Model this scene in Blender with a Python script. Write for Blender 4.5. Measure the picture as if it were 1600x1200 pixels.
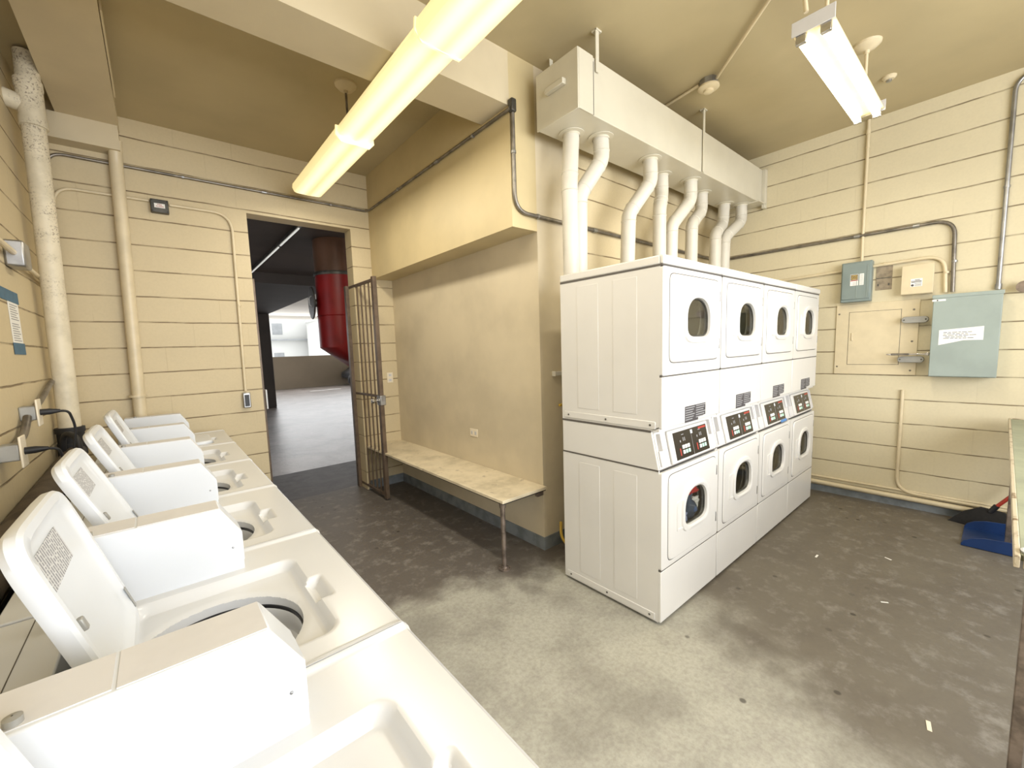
import bpy, bmesh, math, random
from mathutils import Vector, Matrix
random.seed(7)
PI = math.pi
SC = bpy.context.scene
COL = SC.collection
for o in list(bpy.data.objects):
    bpy.data.objects.remove(o)

# ------------------------------------------------------------------ camera
F, YAW, PITCH, ROLL, CZ, CX, CY = 645.2331, 0.6857, -0.1025, -0.0345, 1.5293, 779.6135, 611.1538
fw = Vector((math.sin(YAW)*math.cos(PITCH), math.cos(YAW)*math.cos(PITCH), math.sin(PITCH)))
rt = Vector((math.cos(YAW), -math.sin(YAW), 0)); up = rt.cross(fw)
Rv = rt*math.cos(ROLL) + up*math.sin(ROLL); Uv = -rt*math.sin(ROLL) + up*math.cos(ROLL)
cam = bpy.data.cameras.new('camera'); co = bpy.data.objects.new('camera', cam); COL.objects.link(co)
m = Matrix((Rv, Uv, -fw)).transposed().to_4x4(); m.translation = Vector((0, 0, CZ)); co.matrix_world = m
cam.sensor_fit = 'HORIZONTAL'; cam.sensor_width = 36; cam.lens = F/1600*36
cam.shift_x = (800-CX)/1600; cam.shift_y = (CY-600)/1600
cam.clip_start = 0.02; cam.clip_end = 300
SC.camera = co

# ------------------------------------------------------------------ world, view, daylight
w = bpy.data.worlds.new('sky'); SC.world = w; w.use_nodes = True
bg = w.node_tree.nodes['Background']; bg.inputs[0].default_value = (0.95, 0.97, 1.0, 1); bg.inputs[1].default_value = 2.6
SC.view_settings.view_transform = 'Standard'; SC.view_settings.look = 'None'
SC.view_settings.exposure = 0.2; SC.view_settings.gamma = 1.0; SC.view_settings.use_curve_mapping = False
def area(name, loc, rot, sx, sy, power, col):
    l = bpy.data.lights.new(name, 'AREA'); l.shape = 'RECTANGLE'; l.size = sx; l.size_y = sy; l.energy = power; l.color = col
    o = bpy.data.objects.new(name, l); o.location = loc; o.rotation_euler = rot; COL.objects.link(o); return o
# daylight through the wide opening behind the camera
area('daylight_opening', (1.7, -2.32, 1.95), (math.radians(90), 0, 0), 4.2, 1.9, 165, (0.93, 0.96, 1.0))
# daylight entering the garage from its open side
area('daylight_garage', (6.5, 20.4, 2.3), (math.radians(90), 0, PI), 9, 1.4, 200, (0.95, 0.97, 1.0))

# ------------------------------------------------------------------ dimensions
XD, XB, XN, XC = -0.56, 1.90, 2.13, 5.012
YA, YE, YF = 4.455, 2.12, -2.2
ZC, ZB, ZS = 3.417, 3.09, 2.335
WT = 0.24

# ------------------------------------------------------------------ materials
MATS = {}
def newmat(name):
    m = bpy.data.materials.new(name); m.use_nodes = True; MATS[name] = m
    return m, m.node_tree, m.node_tree.nodes['Principled BSDF']
def N(nt, t, **k):
    n = nt.nodes.new(t)
    for a, b in k.items(): setattr(n, a, b)
    return n
def mth(nt, op, a, b=None, c=None):
    n = N(nt, 'ShaderNodeMath', operation=op)
    for i, v in enumerate((a, b, c)):
        if v is None: continue
        if isinstance(v, (int, float)): n.inputs[i].default_value = v
        else: nt.links.new(v, n.inputs[i])
    return n.outputs[0]
def mixc(nt, f, a, b):
    n = N(nt, 'ShaderNodeMix', data_type='RGBA')
    for s, v in ((n.inputs[0], f), (n.inputs[6], a), (n.inputs[7], b)):
        if isinstance(v, (int, float)): s.default_value = v
        elif isinstance(v, tuple): s.default_value = v + (1,) if len(v) == 3 else v
        else: nt.links.new(v, s)
    return n.outputs[2]
def noise(nt, scale, detail=4, rough=.55, vec=None, dist=0):
    n = N(nt, 'ShaderNodeTexNoise'); n.inputs['Scale'].default_value = scale; n.inputs['Detail'].default_value = detail
    n.inputs['Roughness'].default_value = rough; n.inputs['Distortion'].default_value = dist
    if vec is None:
        vec = N(nt, 'ShaderNodeNewGeometry').outputs['Position']
    nt.links.new(vec, n.inputs['Vector']); return n.outputs['Fac']
def ramp(nt, f, lo, hi):
    n = N(nt, 'ShaderNodeMapRange'); n.inputs[1].default_value = lo; n.inputs[2].default_value = hi
    n.interpolation_type = 'SMOOTHSTEP'; nt.links.new(f, n.inputs[0]); return n.outputs[0]
def bump(nt, bs, h, strength=.3, dist=.01):
    b = N(nt, 'ShaderNodeBump'); b.inputs['Strength'].default_value = strength; b.inputs['Distance'].default_value = dist
    nt.links.new(h, b.inputs['Height']); nt.links.new(b.outputs[0], bs.inputs['Normal'])
def plain(name, col, rough=.5, metal=0., var=.0, scale=6, bmp=0., col2=None):
    m, nt, bs = newmat(name)
    bs.inputs['Roughness'].default_value = rough; bs.inputs['Metallic'].default_value = metal
    c2 = col2 or tuple(max(0, x*(1-var)) for x in col)
    f = ramp(nt, noise(nt, scale), .35, .7)
    nt.links.new(mixc(nt, f, col, c2), bs.inputs['Base Color'])
    if bmp: bump(nt, bs, noise(nt, scale*12, 3), bmp, .004)
    return m
def block(name, col, z0, h, dark, vstr=.35, L=.41):
    m, nt, bs = newmat(name); bs.inputs['Roughness'].default_value = .55
    pos = N(nt, 'ShaderNodeNewGeometry').outputs['Position']
    s = N(nt, 'ShaderNodeSeparateXYZ'); nt.links.new(pos, s.inputs[0]); x, y, z = s.outputs
    wob = mth(nt, 'MULTIPLY', mth(nt, 'SUBTRACT', noise(nt, 3.5, 3), .5), .012)
    t = mth(nt, 'DIVIDE', mth(nt, 'SUBTRACT', mth(nt, 'ADD', z, wob), z0), h)
    d = mth(nt, 'MULTIPLY', mth(nt, 'ABSOLUTE', mth(nt, 'SUBTRACT', mth(nt, 'FRACT', mth(nt, 'ADD', t, .5)), .5)), h)
    line = mth(nt, 'SUBTRACT', 1., ramp(nt, d, .0024, .0068))
    row = mth(nt, 'FLOOR', t)
    off = mth(nt, 'MULTIPLY', mth(nt, 'FRACT', mth(nt, 'MULTIPLY', row, .5)), 1.)
    u = mth(nt, 'ADD', mth(nt, 'DIVIDE', mth(nt, 'ADD', x, y), L), off)
    dv = mth(nt, 'MULTIPLY', mth(nt, 'ABSOLUTE', mth(nt, 'SUBTRACT', mth(nt, 'FRACT', u), .5)), L)
    vl = mth(nt, 'MULTIPLY', mth(nt, 'SUBTRACT', 1., ramp(nt, dv, .001, .006)), mth(nt, 'MULTIPLY', ramp(nt, noise(nt, 1.7, 2), .45, .65), vstr))
    stain = ramp(nt, noise(nt, 1.3, 5), .42, .75)
    grain = noise(nt, 60, 3)
    c = mixc(nt, mth(nt, 'MULTIPLY', stain, .35), col, tuple(v*.82 for v in col))
    c = mixc(nt, mth(nt, 'MULTIPLY', ramp(nt, grain, .3, .8), .18), c, tuple(v*.75 for v in col))
    lf = mth(nt, 'MULTIPLY', line, mth(nt, 'ADD', .35, mth(nt, 'MULTIPLY', ramp(nt, noise(nt, 6, 3), .3, .6), .5)))
    c = mixc(nt, lf, c, dark)
    c = mixc(nt, mth(nt, 'MULTIPLY', vl, .5), c, dark)
    nt.links.new(c, bs.inputs['Base Color'])
    hgt = mth(nt, 'SUBTRACT', mth(nt, 'MULTIPLY', grain, .08), mth(nt, 'ADD', line, vl))
    bump(nt, bs, hgt, .55, .006)
    return m
CREAM = (.62, .505, .315)
block('block_paint', (.60, .50, .315), .406, .205, (.13, .08, .035), .22)
block('block_paint_cool_light', (.66, .585, .405), .110, .213, (.14, .095, .045), .10)  # cooler light on the right wall put into a paler, more neutral cream
plain('smooth_paint', (.64, .555, .40), .5, var=.14, scale=2.2, bmp=.12)
plain('soffit_paint', (.58, .475, .27), .5, var=.12, scale=2.0, bmp=.12)
plain('ceiling_paint', (.50, .415, .245), .6, var=.14, scale=1.2, bmp=.2)
plain('beam_paint', (.62, .53, .36), .55, var=.10, scale=1.8, bmp=.15)
plain('cream_metal', (.68, .58, .39), .4, var=.08, scale=9)
plain('cream_pipe', (.70, .60, .41), .4, var=.12, scale=7)
plain('base_grey', (.22, .245, .26), .6, var=.35, scale=9, bmp=.1)
plain('enamel', (.70, .685, .655), .28, var=.04, scale=2.5)
plain('enamel_white', (.66, .685, .72), .28, var=.03, scale=3)
plain('enamel_strip', (.62, .61, .61), .5, var=.06, scale=12)
plain('deck_white', (.64, .645, .65), .22, var=.03, scale=3)
plain('duct_white', (.61, .57, .46), .35, var=.05, scale=5)
plain('vent_white', (.62, .59, .52), .4, var=.06, scale=7, bmp=.05)
plain('groove', (.10, .09, .08), .7)
plain('chrome', (.62, .61, .60), .25, 1.0, var=.3, scale=14)
plain('steel', (.42, .42, .42), .38, .9, var=.3, scale=10)
plain('steel_dark', (.12, .115, .10), .45, .6, var=.5, scale=8)
plain('conduit_steel', (.28, .255, .22), .42, .8, var=.45, scale=11)
plain('grey_paint', (.21, .26, .25), .42, var=.12, scale=6)
plain('grey_paint_light', (.32, .375, .35), .45, var=.10, scale=5)
plain('handle_grey', (.35, .345, .32), .45, .3, var=.15, scale=12)
plain('black', (.012, .012, .014), .4)
plain('black_rubber', (.02, .02, .022), .55, var=.4, scale=14)
plain('dark_cavity', (.01, .01, .01), .8)
plain('panel_black', (.018, .014, .012), .25)
plain('red_print', (.42, .05, .035), .5)
plain('print_grey', (.33, .33, .34), .6)
plain('ink', (.06, .055, .06), .6)
plain('paper', (.85, .84, .80), .7, var=.03)
plain('button_white', (.82, .82, .78), .4)
plain('button_green', (.45, .70, .58), .4)
plain('yellow_ink', (.72, .50, .12), .5)
plain('blue_tape', (.055, .145, .23), .6, var=.15, scale=30)
plain('blue_tape_bright', (.08, .22, .50), .6)
plain('beige_plate', (.78, .70, .55), .4)
plain('gate_brown', (.15, .105, .07), .4, .25, var=.3, scale=14)
plain('worn_metal', (.33, .27, .23), .38, .7, var=.55, scale=16, bmp=.1)
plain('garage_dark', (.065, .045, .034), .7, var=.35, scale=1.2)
plain('garage_beam', (.036, .025, .018), .75, var=.3, scale=1.5)  # near-black: the beam's shade is put into its colour
plain('garage_lit_ceiling', (.62, .57, .48), .8, var=.15, scale=.8)  # daylight on the far ceiling put into a pale colour
plain('parapet_tan', (.23, .185, .13), .8, var=.12, scale=.8)
plain('bare_brown', (.33, .27, .19), .8, var=.35, scale=30)
plain('building_white', (.50, .50, .47), .8, var=.04, scale=.3)
plain('window_grey', (.26, .27, .27), .4, var=.2, scale=2)
plain('chute_red', (.26, .008, .008), .42, var=.35, scale=3)
plain('chute_brown', (.13, .06, .03), .5, var=.4, scale=3)
plain('tire', (.015, .015, .017), .7)
plain('car_paint', (.06, .065, .075), .3, .4)
plain('line_white', (.82, .82, .80), .7)
plain('pipe_dusty', (.10, .075, .05), .75, var=.5, scale=10, bmp=.3)
plain('dustpan_blue', (.006, .030, .115), .42, var=.2, scale=8)
plain('bristle', (.015, .014, .014), .8, var=.3, scale=60, bmp=.4)
plain('broom_red', (.36, .035, .02), .4)
plain('cloth_navy', (.045, .07, .13), .9, var=.4, scale=12, bmp=.3)
plain('cloth_red', (.45, .02, .02), .9, var=.3, scale=12, bmp=.3)
plain('cloth_white', (.72, .72, .74), .9, var=.15, scale=12, bmp=.3)
plain('cloth_blue', (.30, .36, .60), .9, var=.2, scale=12, bmp=.3)
plain('yellow_hose', (.55, .36, .05), .5)
plain('drum_grey', (.48, .46, .40), .4, .5, var=.2, scale=6)
plain('basket_grey', (.22, .22, .23), .35, .6, var=.2, scale=8)
def m_bench():
    m, nt, bs = newmat('bench_board'); bs.inputs['Roughness'].default_value = .5
    f = ramp(nt, noise(nt, 4, 6, .65), .38, .72); g = ramp(nt, noise(nt, 14, 4), .62, .72)
    c = mixc(nt, f, (.72, .63, .46), (.50, .43, .30)); c = mixc(nt, mth(nt, 'MULTIPLY', g, .5), c, (.20, .16, .11))
    nt.links.new(c, bs.inputs['Base Color'])
m_bench()
def m_table():
    m, nt, bs = newmat('table_top_green'); bs.inputs['Roughness'].default_value = .55
    f = ramp(nt, noise(nt, 5, 6, .65), .35, .7)
    nt.links.new(mixc(nt, f, (.33, .35, .25), (.25, .27, .20)), bs.inputs['Base Color'])
    m, nt, bs = newmat('table_rim'); bs.inputs['Roughness'].default_value = .6
    g = ramp(nt, noise(nt, 11, 6, .7), .52, .66)
    nt.links.new(mixc(nt, g, (.50, .43, .31), (.16, .10, .05)), bs.inputs['Base Color'])
m_table()
def m_floor():
    m, nt, bs = newmat('concrete_floor')
    pos = N(nt, 'ShaderNodeNewGeometry').outputs['Position']
    s = N(nt, 'ShaderNodeSeparateXYZ'); nt.links.new(pos, s.inputs[0]); x, y, z = s.outputs
    n1 = noise(nt, 1.6, 6, .66, dist=.15); n2 = noise(nt, 9, 6, .7, dist=.1); n3 = noise(nt, 45, 4, .7); n4 = noise(nt, 3.2, 5, .6)
    # worn paler slab in the middle of the room, dirtier towards the door and the right
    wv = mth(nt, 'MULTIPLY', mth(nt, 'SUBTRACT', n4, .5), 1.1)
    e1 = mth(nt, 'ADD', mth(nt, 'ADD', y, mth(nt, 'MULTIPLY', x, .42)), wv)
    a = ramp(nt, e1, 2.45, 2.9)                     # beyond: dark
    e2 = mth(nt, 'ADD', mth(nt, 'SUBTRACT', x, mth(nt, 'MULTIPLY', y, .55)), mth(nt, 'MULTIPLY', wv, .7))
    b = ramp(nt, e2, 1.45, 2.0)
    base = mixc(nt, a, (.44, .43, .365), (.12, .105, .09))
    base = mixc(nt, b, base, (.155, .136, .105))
    c = mixc(nt, mth(nt, 'MULTIPLY', ramp(nt, n1, .4, .68), .45), base, (.085, .07, .058))
    c = mixc(nt, mth(nt, 'MULTIPLY', ramp(nt, n2, .48, .70), .42), c, (.36, .34, .30))
    c = mixc(nt, mth(nt, 'MULTIPLY', ramp(nt, n3, .3, .75), .35), c, (.13, .108, .088))
    # drops of old gum and oil
    v = N(nt, 'ShaderNodeTexVoronoi'); v.inputs['Scale'].default_value = 5.5; nt.links.new(pos, v.inputs['Vector'])
    spots = mth(nt, 'MULTIPLY', mth(nt, 'SUBTRACT', 1., ramp(nt, v.outputs['Distance'], .06, .10)), ramp(nt, noise(nt, 1.9, 2), .44, .56))
    c = mixc(nt, mth(nt, 'MULTIPLY', spots, .75), c, (.035, .028, .022))
    nt.links.new(c, bs.inputs['Base Color'])
    nt.links.new(mth(nt, 'ADD', .42, mth(nt, 'MULTIPLY', n2, .3)), bs.inputs['Roughness'])
    bump(nt, bs, mth(nt, 'ADD', n3, n2), .22, .006)
    m, nt, bs = newmat('garage_floor'); bs.inputs['Roughness'].default_value = .34
    n1 = noise(nt, 1.2, 6, .65, dist=.8); n2 = noise(nt, 9, 5, .7)
    c = mixc(nt, ramp(nt, n1, .35, .7), (.34, .305, .285), (.17, .148, .135))
    c = mixc(nt, mth(nt, 'MULTIPLY', ramp(nt, n2, .45, .75), .4), c, (.10, .085, .078))
    nt.links.new(c, bs.inputs['Base Color']); bump(nt, bs, mth(nt, 'ADD', n1, n2), .35, .01)
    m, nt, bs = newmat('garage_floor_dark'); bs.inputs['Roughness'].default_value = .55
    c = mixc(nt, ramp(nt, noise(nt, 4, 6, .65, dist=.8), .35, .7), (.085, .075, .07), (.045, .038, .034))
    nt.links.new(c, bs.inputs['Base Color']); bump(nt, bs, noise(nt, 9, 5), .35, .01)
m_floor()
def m_bigpipe():
    m, nt, bs = newmat('peeling_pipe'); bs.inputs['Roughness'].default_value = .5
    pos = N(nt, 'ShaderNodeNewGeometry').outputs['Position']
    s = N(nt, 'ShaderNodeSeparateXYZ'); nt.links.new(pos, s.inputs[0])
    hz = ramp(nt, s.outputs[2], 1.6, 2.5)
    f = mth(nt, 'MULTIPLY', ramp(nt, noise(nt, 85, 4, .75), .54, .60), mth(nt, 'MULTIPLY', hz, ramp(nt, noise(nt, 7, 2), .38, .56)))
    c = mixc(nt, ramp(nt, noise(nt, 9, 4), .4, .7), (.68, .61, .46), (.56, .50, .37))
    c = mixc(nt, mth(nt, 'MULTIPLY', f, .75), c, (.13, .09, .065))
    nt.links.new(c, bs.inputs['Base Color']); bump(nt, bs, noise(nt, 34, 4), .3, .004)
m_bigpipe()
def m_emit(name, col, st, base=(.8, .8, .7)):
    m, nt, bs = newmat(name); bs.inputs['Base Color'].default_value = base + (1,); bs.inputs['Roughness'].default_value = .3
    bs.inputs['Emission Color'].default_value = col + (1,); bs.inputs['Emission Strength'].default_value = st
    return m, nt, bs
# wrap lens: two lamps glow inside the diffuser
def m_lens(name, x0, sep):
    m, nt, bs = m_emit(name, (1., .86, .42), 1.0, (.85, .8, .55))
    pos = N(nt, 'ShaderNodeNewGeometry').outputs['Position']
    s = N(nt, 'ShaderNodeSeparateXYZ'); nt.links.new(pos, s.inputs[0])
    d = mth(nt, 'ABSOLUTE', mth(nt, 'SUBTRACT', mth(nt, 'ABSOLUTE', mth(nt, 'SUBTRACT', s.outputs[0], x0)), sep))
    g = mth(nt, 'SUBTRACT', 1., ramp(nt, d, .0, .075))
    st = mth(nt, 'ADD', .60, mth(nt, 'MULTIPLY', g, .36))
    nt.links.new(st, bs.inputs['Emission Strength'])
    nt.links.new(mixc(nt, g, (1., .80, .36), (1., .90, .56)), bs.inputs['Emission Color'])
m_lens('lens_glow', 1.195, .06)
m_emit('tube_glow', (1., .90, .60), 8.0)
m_emit('garage_tube', (1., .97, .92), .45)
def m_glass():
    m, nt, bs = newmat('door_glass'); nt.nodes.remove(bs)
    out = nt.nodes['Material Output']; t = N(nt, 'ShaderNodeBsdfTransparent'); g = N(nt, 'ShaderNodeBsdfGlossy'); mx = N(nt, 'ShaderNodeMixShader')
    t.inputs[0].default_value = (.92, .92, .88, 1); g.inputs['Roughness'].default_value = .04; mx.inputs[0].default_value = .12
    nt.links.new(t.outputs[0], mx.inputs[1]); nt.links.new(g.outputs[0], mx.inputs[2]); nt.links.new(mx.outputs[0], out.inputs[0])
m_glass()

# ------------------------------------------------------------------ mesh helpers
class MB:
    def __init__(s): s.bm = bmesh.new()
    def box(s, x0, x1, y0, y1, z0, z1, mat=None):
        vs = [s.bm.verts.new((x, y, z)) for z in (z0, z1) for y in (y0, y1) for x in (x0, x1)]
        for f in ((0, 2, 3, 1), (4, 5, 7, 6), (0, 1, 5, 4), (2, 6, 7, 3), (0, 4, 6, 2), (1, 3, 7, 5)):
            s.bm.faces.new([vs[i] for i in f])
        if mat:
            for v in vs: v.co = mat @ v.co
        return s
    def loops(s, L, caps=True, closed=True):
        rows = [[s.bm.verts.new(p) for p in l] for l in L]
        n = len(rows[0])
        for a, b in zip(rows, rows[1:]):
            for i in range(n if closed else n-1):
                j = (i+1) % n
                s.bm.faces.new((a[i], a[j], b[j], b[i]))
        if caps:
            s.bm.faces.new(list(reversed(rows[0]))); s.bm.faces.new(rows[-1])
        return s
    def ring(s, L):      # closed chain of loops (a plate with a hole)
        rows = [[s.bm.verts.new(p) for p in l] for l in L]; n = len(rows[0]); rows.append(rows[0])
        for a, b in zip(rows, rows[1:]):
            for i in range(n):
                j = (i+1) % n; s.bm.faces.new((a[i], a[j], b[j], b[i]))
        return s
    def prism(s, pts, ax, a, b):     # pts 2-D in the two other axes (in xyz order)
        def P(p, v):
            q = list(p); q.insert('xyz'.index(ax), v); return q
        return s.loops([[P(p, a) for p in pts], [P(p, b) for p in pts]])
    def cyl(s, p, q, r, r2=None, n=20, caps=True):
        p, q = Vector(p), Vector(q); d = (q-p).normalized(); a = d.orthogonal().normalized(); b = d.cross(a); r2 = r if r2 is None else r2
        return s.loops([[c + (a*math.cos(t)+b*math.sin(t))*rr for t in [2*PI*i/n for i in range(n)]] for c, rr in ((p, r), (q, r2))], caps)
    def lathe(s, c, ax, prof, n=32, caps=False):   # prof: (radius, height along ax)
        d = Vector(ax).normalized(); a = d.orthogonal().normalized(); b = d.cross(a); c = Vector(c)
        return s.loops([[c + d*h + (a*math.cos(t)+b*math.sin(t))*max(r, 1e-4) for t in [2*PI*i/n for i in range(n)]] for r, h in prof], caps)
    def tube(s, pts, r, fil=.05, n=14, seg=6, caps=True):
        pts = [Vector(p) for p in pts]; P = [pts[0]]
        for i in range(1, len(pts)-1):
            a, b, c = pts[i-1], pts[i], pts[i+1]
            f = fil[i-1] if isinstance(fil, (list, tuple)) else fil
            k = min(f, (a-b).length*.49, (c-b).length*.49)
            u = b + (a-b).normalized()*k; v = b + (c-b).normalized()*k
            for j in range(seg+1):
                t = j/seg; P.append(u*(1-t)**2 + b*2*t*(1-t) + v*t*t)
        P.append(pts[-1]); L = []; a = None
        for i, p in enumerate(P):
            d = ((P[min(i+1, len(P)-1)]-p).normalized() + (p-P[max(i-1, 0)]).normalized()).normalized()
            a = d.orthogonal().normalized() if a is None else (a - d*a.dot(d)).normalized()
            b = d.cross(a); L.append([p + (a*math.cos(t)+b*math.sin(t))*r for t in [2*PI*j/n for j in range(n)]])
        return s.loops(L, caps)
    def build(s, name, mat, parent=None, smooth=True, bevel=0, seg=2, loc=None):
        bm = s.bm; bmesh.ops.recalc_face_normals(bm, faces=bm.faces)
        me = bpy.data.meshes.new(name); bm.to_mesh(me); bm.free(); me.materials.append(MATS[mat])
        if smooth:
            for p in me.polygons: p.use_smooth = True
            try: me.set_sharp_from_angle(angle=math.radians(35))
            except Exception: pass
        o = bpy.data.objects.new(name, me); COL.objects.link(o)
        if parent is not None: o.parent = parent
        if loc is not None: o.location = loc
        if bevel:
            b = o.modifiers.new('bevel', 'BEVEL'); b.width = bevel; b.segments = seg; b.limit_method = 'ANGLE'; b.angle_limit = math.radians(40)
            b.harden_normals = False
        return o
def tag(o, label, cat, group=None, kind=None):
    o['label'] = label; o['category'] = cat
    if group: o['group'] = group
    if kind: o['kind'] = kind
    return o
def empty(name, loc, label, cat, group=None):
    o = bpy.data.objects.new(name, None); o.location = loc; o.empty_display_size = .05; COL.objects.link(o)
    return tag(o, label, cat, group)
def struct(o, label=None, cat=None):
    o['kind'] = 'structure'
    if label: o['label'] = label
    if cat: o['category'] = cat
    return o
def copy_tree(o, parent=None):
    c = o.copy(); COL.objects.link(c)
    if parent is not None: c.parent = parent
    for ch in [k for k in bpy.data.objects if k.parent == o]: copy_tree(ch, c)
    return c
def sup(cx, cz, a, bt, bb, n=2, m_=None, K=64):   # superellipse-ish loop, separate upper/lower heights
    m_ = m_ or n; out = []
    for i in range(K):
        t = 2*PI*i/K + 1e-6; c, s_ = math.cos(t), math.sin(t); e = 2/(n if s_ > 0 else m_)
        out.append((cx + a*math.copysign(abs(c)**e, c), cz + (bt if s_ > 0 else bb)*math.copysign(abs(s_)**e, s_)))
    return out
def xz(L, y): return [(a, y, b) for a, b in L]
def text_mesh(txt, size, mat, parent, name='lettering', M=None):
    cu = bpy.data.curves.new('lettering', 'FONT'); cu.body = txt; cu.size = size; cu.extrude = .0004; cu.align_x = 'CENTER'; cu.align_y = 'CENTER'; cu.space_line = .85
    t = bpy.data.objects.new('lettering_source', cu); COL.objects.link(t); bpy.context.view_layer.update()
    me = bpy.data.meshes.new_from_object(t.evaluated_get(bpy.context.evaluated_depsgraph_get()))
    bpy.data.objects.remove(t); bpy.data.curves.remove(cu)
    me.materials.clear(); me.materials.append(MATS[mat]); me.transform(M)
    o = bpy.data.objects.new(name, me); COL.objects.link(o); o.parent = parent; return o
# frames for flat things on walls: columns = local right, up, normal
MX_BACK = Matrix(((1, 0, 0, 0), (0, 0, -1, 0), (0, 1, 0, 0), (0, 0, 0, 1)))      # faces -y
MX_RIGHT = Matrix(((0, 0, -1, 0), (-1, 0, 0, 0), (0, 1, 0, 0), (0, 0, 0, 1)))    # on right wall, faces -x

# ------------------------------------------------------------------ setting
struct(MB().box(XD-.3, XC+.3, YF-.3, 4.70, -.12, 0).build('floor', 'concrete_floor', smooth=False), 'dark stained concrete floor of the laundry room', 'floor')
struct(MB().box(XD-.3, XC+.3, YF-.3, YA+.22, ZC, ZC+.15).build('ceiling', 'ceiling_paint', smooth=False), 'painted olive cream ceiling of the laundry room', 'ceiling')
struct(MB().box(XD-WT, XD, YF-WT, YA+WT, 0, ZC).build('wall_left', 'block_paint', smooth=False), 'cream block wall behind the top loading washers', 'wall')
DX0, DX1, DZ, WA = .742, 1.692, 2.838, .17
struct(MB().box(XD, DX0, YA, YA+WA, 0, ZC).box(DX1, XN+WT, YA, YA+WA, 0, ZC).box(DX0, DX1, YA, YA+WA, DZ, ZC).build('wall_back', 'block_paint', smooth=False), 'cream block wall with the open doorway to the garage', 'wall')
struct(MB().box(XC, XC+WT, YF-WT, YE+WT, 0, ZC).build('wall_right', 'block_paint_cool_light', smooth=False), 'cream block wall carrying the electrical panels', 'wall')
struct(MB().box(2.43, XC, YE, YE+WT, 0, ZC).build('wall_rear', 'block_paint', smooth=False), 'cream block wall behind the stacked dryers', 'wall')
# smooth plaster: pier left of the dryers, recess wall above and behind the bench
pier = MB().box(XN, 2.43, YE, YE+WT, 0, ZC).box(XN, XN+.2, YE+WT, YA, 0, ZC).build('wall_bench', 'smooth_paint', smooth=False)
struct(pier, 'smooth cream plaster wall behind the bench', 'wall')
struct(MB().box(XB, XN, YE, YA, ZS, ZC).build('trim_1', 'soffit_paint', smooth=False), 'boxed plaster soffit above the bench', 'soffit')
struct(MB().box(XD, XB, YE, YE+.29, ZB, ZC).build('trim_2', 'beam_paint', smooth=False), 'cream ceiling beam crossing the room', 'beam')
struct(MB().box(-.40, -.07, YE+.29, YA, 3.29, ZC).box(-.46, -.075, 4.32, YA, 3.115, 3.29).build('trim_3', 'beam_paint', smooth=False), 'flat cream ceiling beam above the washers', 'beam')
struct(MB().box(-.066, -.058, 3.0, 3.9, 3.30, 3.375).build('trim_4', 'cream_metal', smooth=False), 'narrow metal strip beside the flat ceiling beam', 'trim')
# wall behind the camera with a wide opening
OX0, OX1, OZ0, OZ1 = -.4, 3.8, .95, 2.95
struct(MB().box(XD, OX0, YF-WT, YF, 0, ZC).box(OX1, XC, YF-WT, YF, 0, ZC).box(OX0, OX1, YF-WT, YF, 0, OZ0).box(OX0, OX1, YF-WT, YF, OZ1, ZC).build('wall_front', 'block_paint', smooth=False), 'cream block wall with a wide opening', 'wall')
# grey painted bases
bz = .10
struct(MB().box(XN-.006, XN, YE, YA, 0, bz).box(XN-.006, 2.6, YE-.006, YE, 0, bz).build('baseboard_bench', 'base_grey', smooth=False))
struct(MB().box(DX1+.02, XN-.006, YA-.006, YA, 0, bz).build('baseboard_back', 'base_grey', smooth=False))
struct(MB().box(XC-.006, XC, -.9, YE, 0, .062).build('baseboard_right', 'base_grey', smooth=False))

# ------------------------------------------------------------------ gate and door frame
g = empty('gate_frame', (DX0, 4.62, 0), 'brown steel gate frame fixed in the open doorway', 'gate frame')
def L(o, par):       # keep world placement under an empty without rotation
    o.parent = par; o.location = Vector(o.location) - par.location; return o
L(MB().box(DX0, DX0+.035, 4.56, 4.61, 0, 2.27).build('post', 'gate_brown', bevel=.003), g)
L(MB().box(DX1-.035, DX1, 4.62, 4.68, 0, 2.27).build('post', 'gate_brown', bevel=.003), g)
p = L(MB().box(DX0+.035, DX0+.05, 4.53, 4.60, 1.02, 1.21).build('strike_plate', 'enamel_white', bevel=.004), g); p['label'] = 'white strike plate'
gate = empty('security_gate', (1.70, 4.66, 0), 'open brown barred metal gate swung in beside the doorway', 'gate')
th = math.atan2(.0, 1)
gate.rotation_euler = (0, 0, math.radians(1.0))
GW = .70
# local: -y = away from hinge
MB().box(-.015, .015, -.04, 0, .03, 2.27).build('hinge_stile', 'gate_brown', gate, bevel=.003)
MB().box(-.02, .02, -GW, -GW+.055, .02, 2.28).build('latch_stile', 'gate_brown', gate, bevel=.003)
MB().box(-.012, .012, -GW+.05, -.03, 2.235, 2.265).build('top_rail', 'gate_brown', gate, bevel=.003)
MB().box(-.012, .012, -GW+.05, -.03, .04, .07).build('bottom_rail', 'gate_brown', gate, bevel=.003)
MB().box(-.012, .012, -GW+.05, -.03, 1.075, 1.10).build('middle_rail', 'gate_brown', gate, bevel=.003)
for i in range(5):
    y = -.04 - (GW-.095)*(i+1)/6
    MB().cyl((0, y, .05), (0, y, 2.25), .0085, n=10).build('bar', 'gate_brown', gate)
lk = MB().box(-.03, .03, -GW-.025, -GW+.06, 1.0, 1.10).build('lock_box', 'steel', gate, bevel=.006); lk['label'] = 'grey metal lock box'
kn = MB().lathe((-.03, -GW+.03, 1.05), (-1, 0, 0), [(.028, 0), (.028, .006), (.012, .008), (.012, .03), (.024, .04), (.027, .055), (.02, .068), (.001, .072)], 20).build('door_knob', 'chrome', lk); kn['label'] = 'chrome knob'
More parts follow.
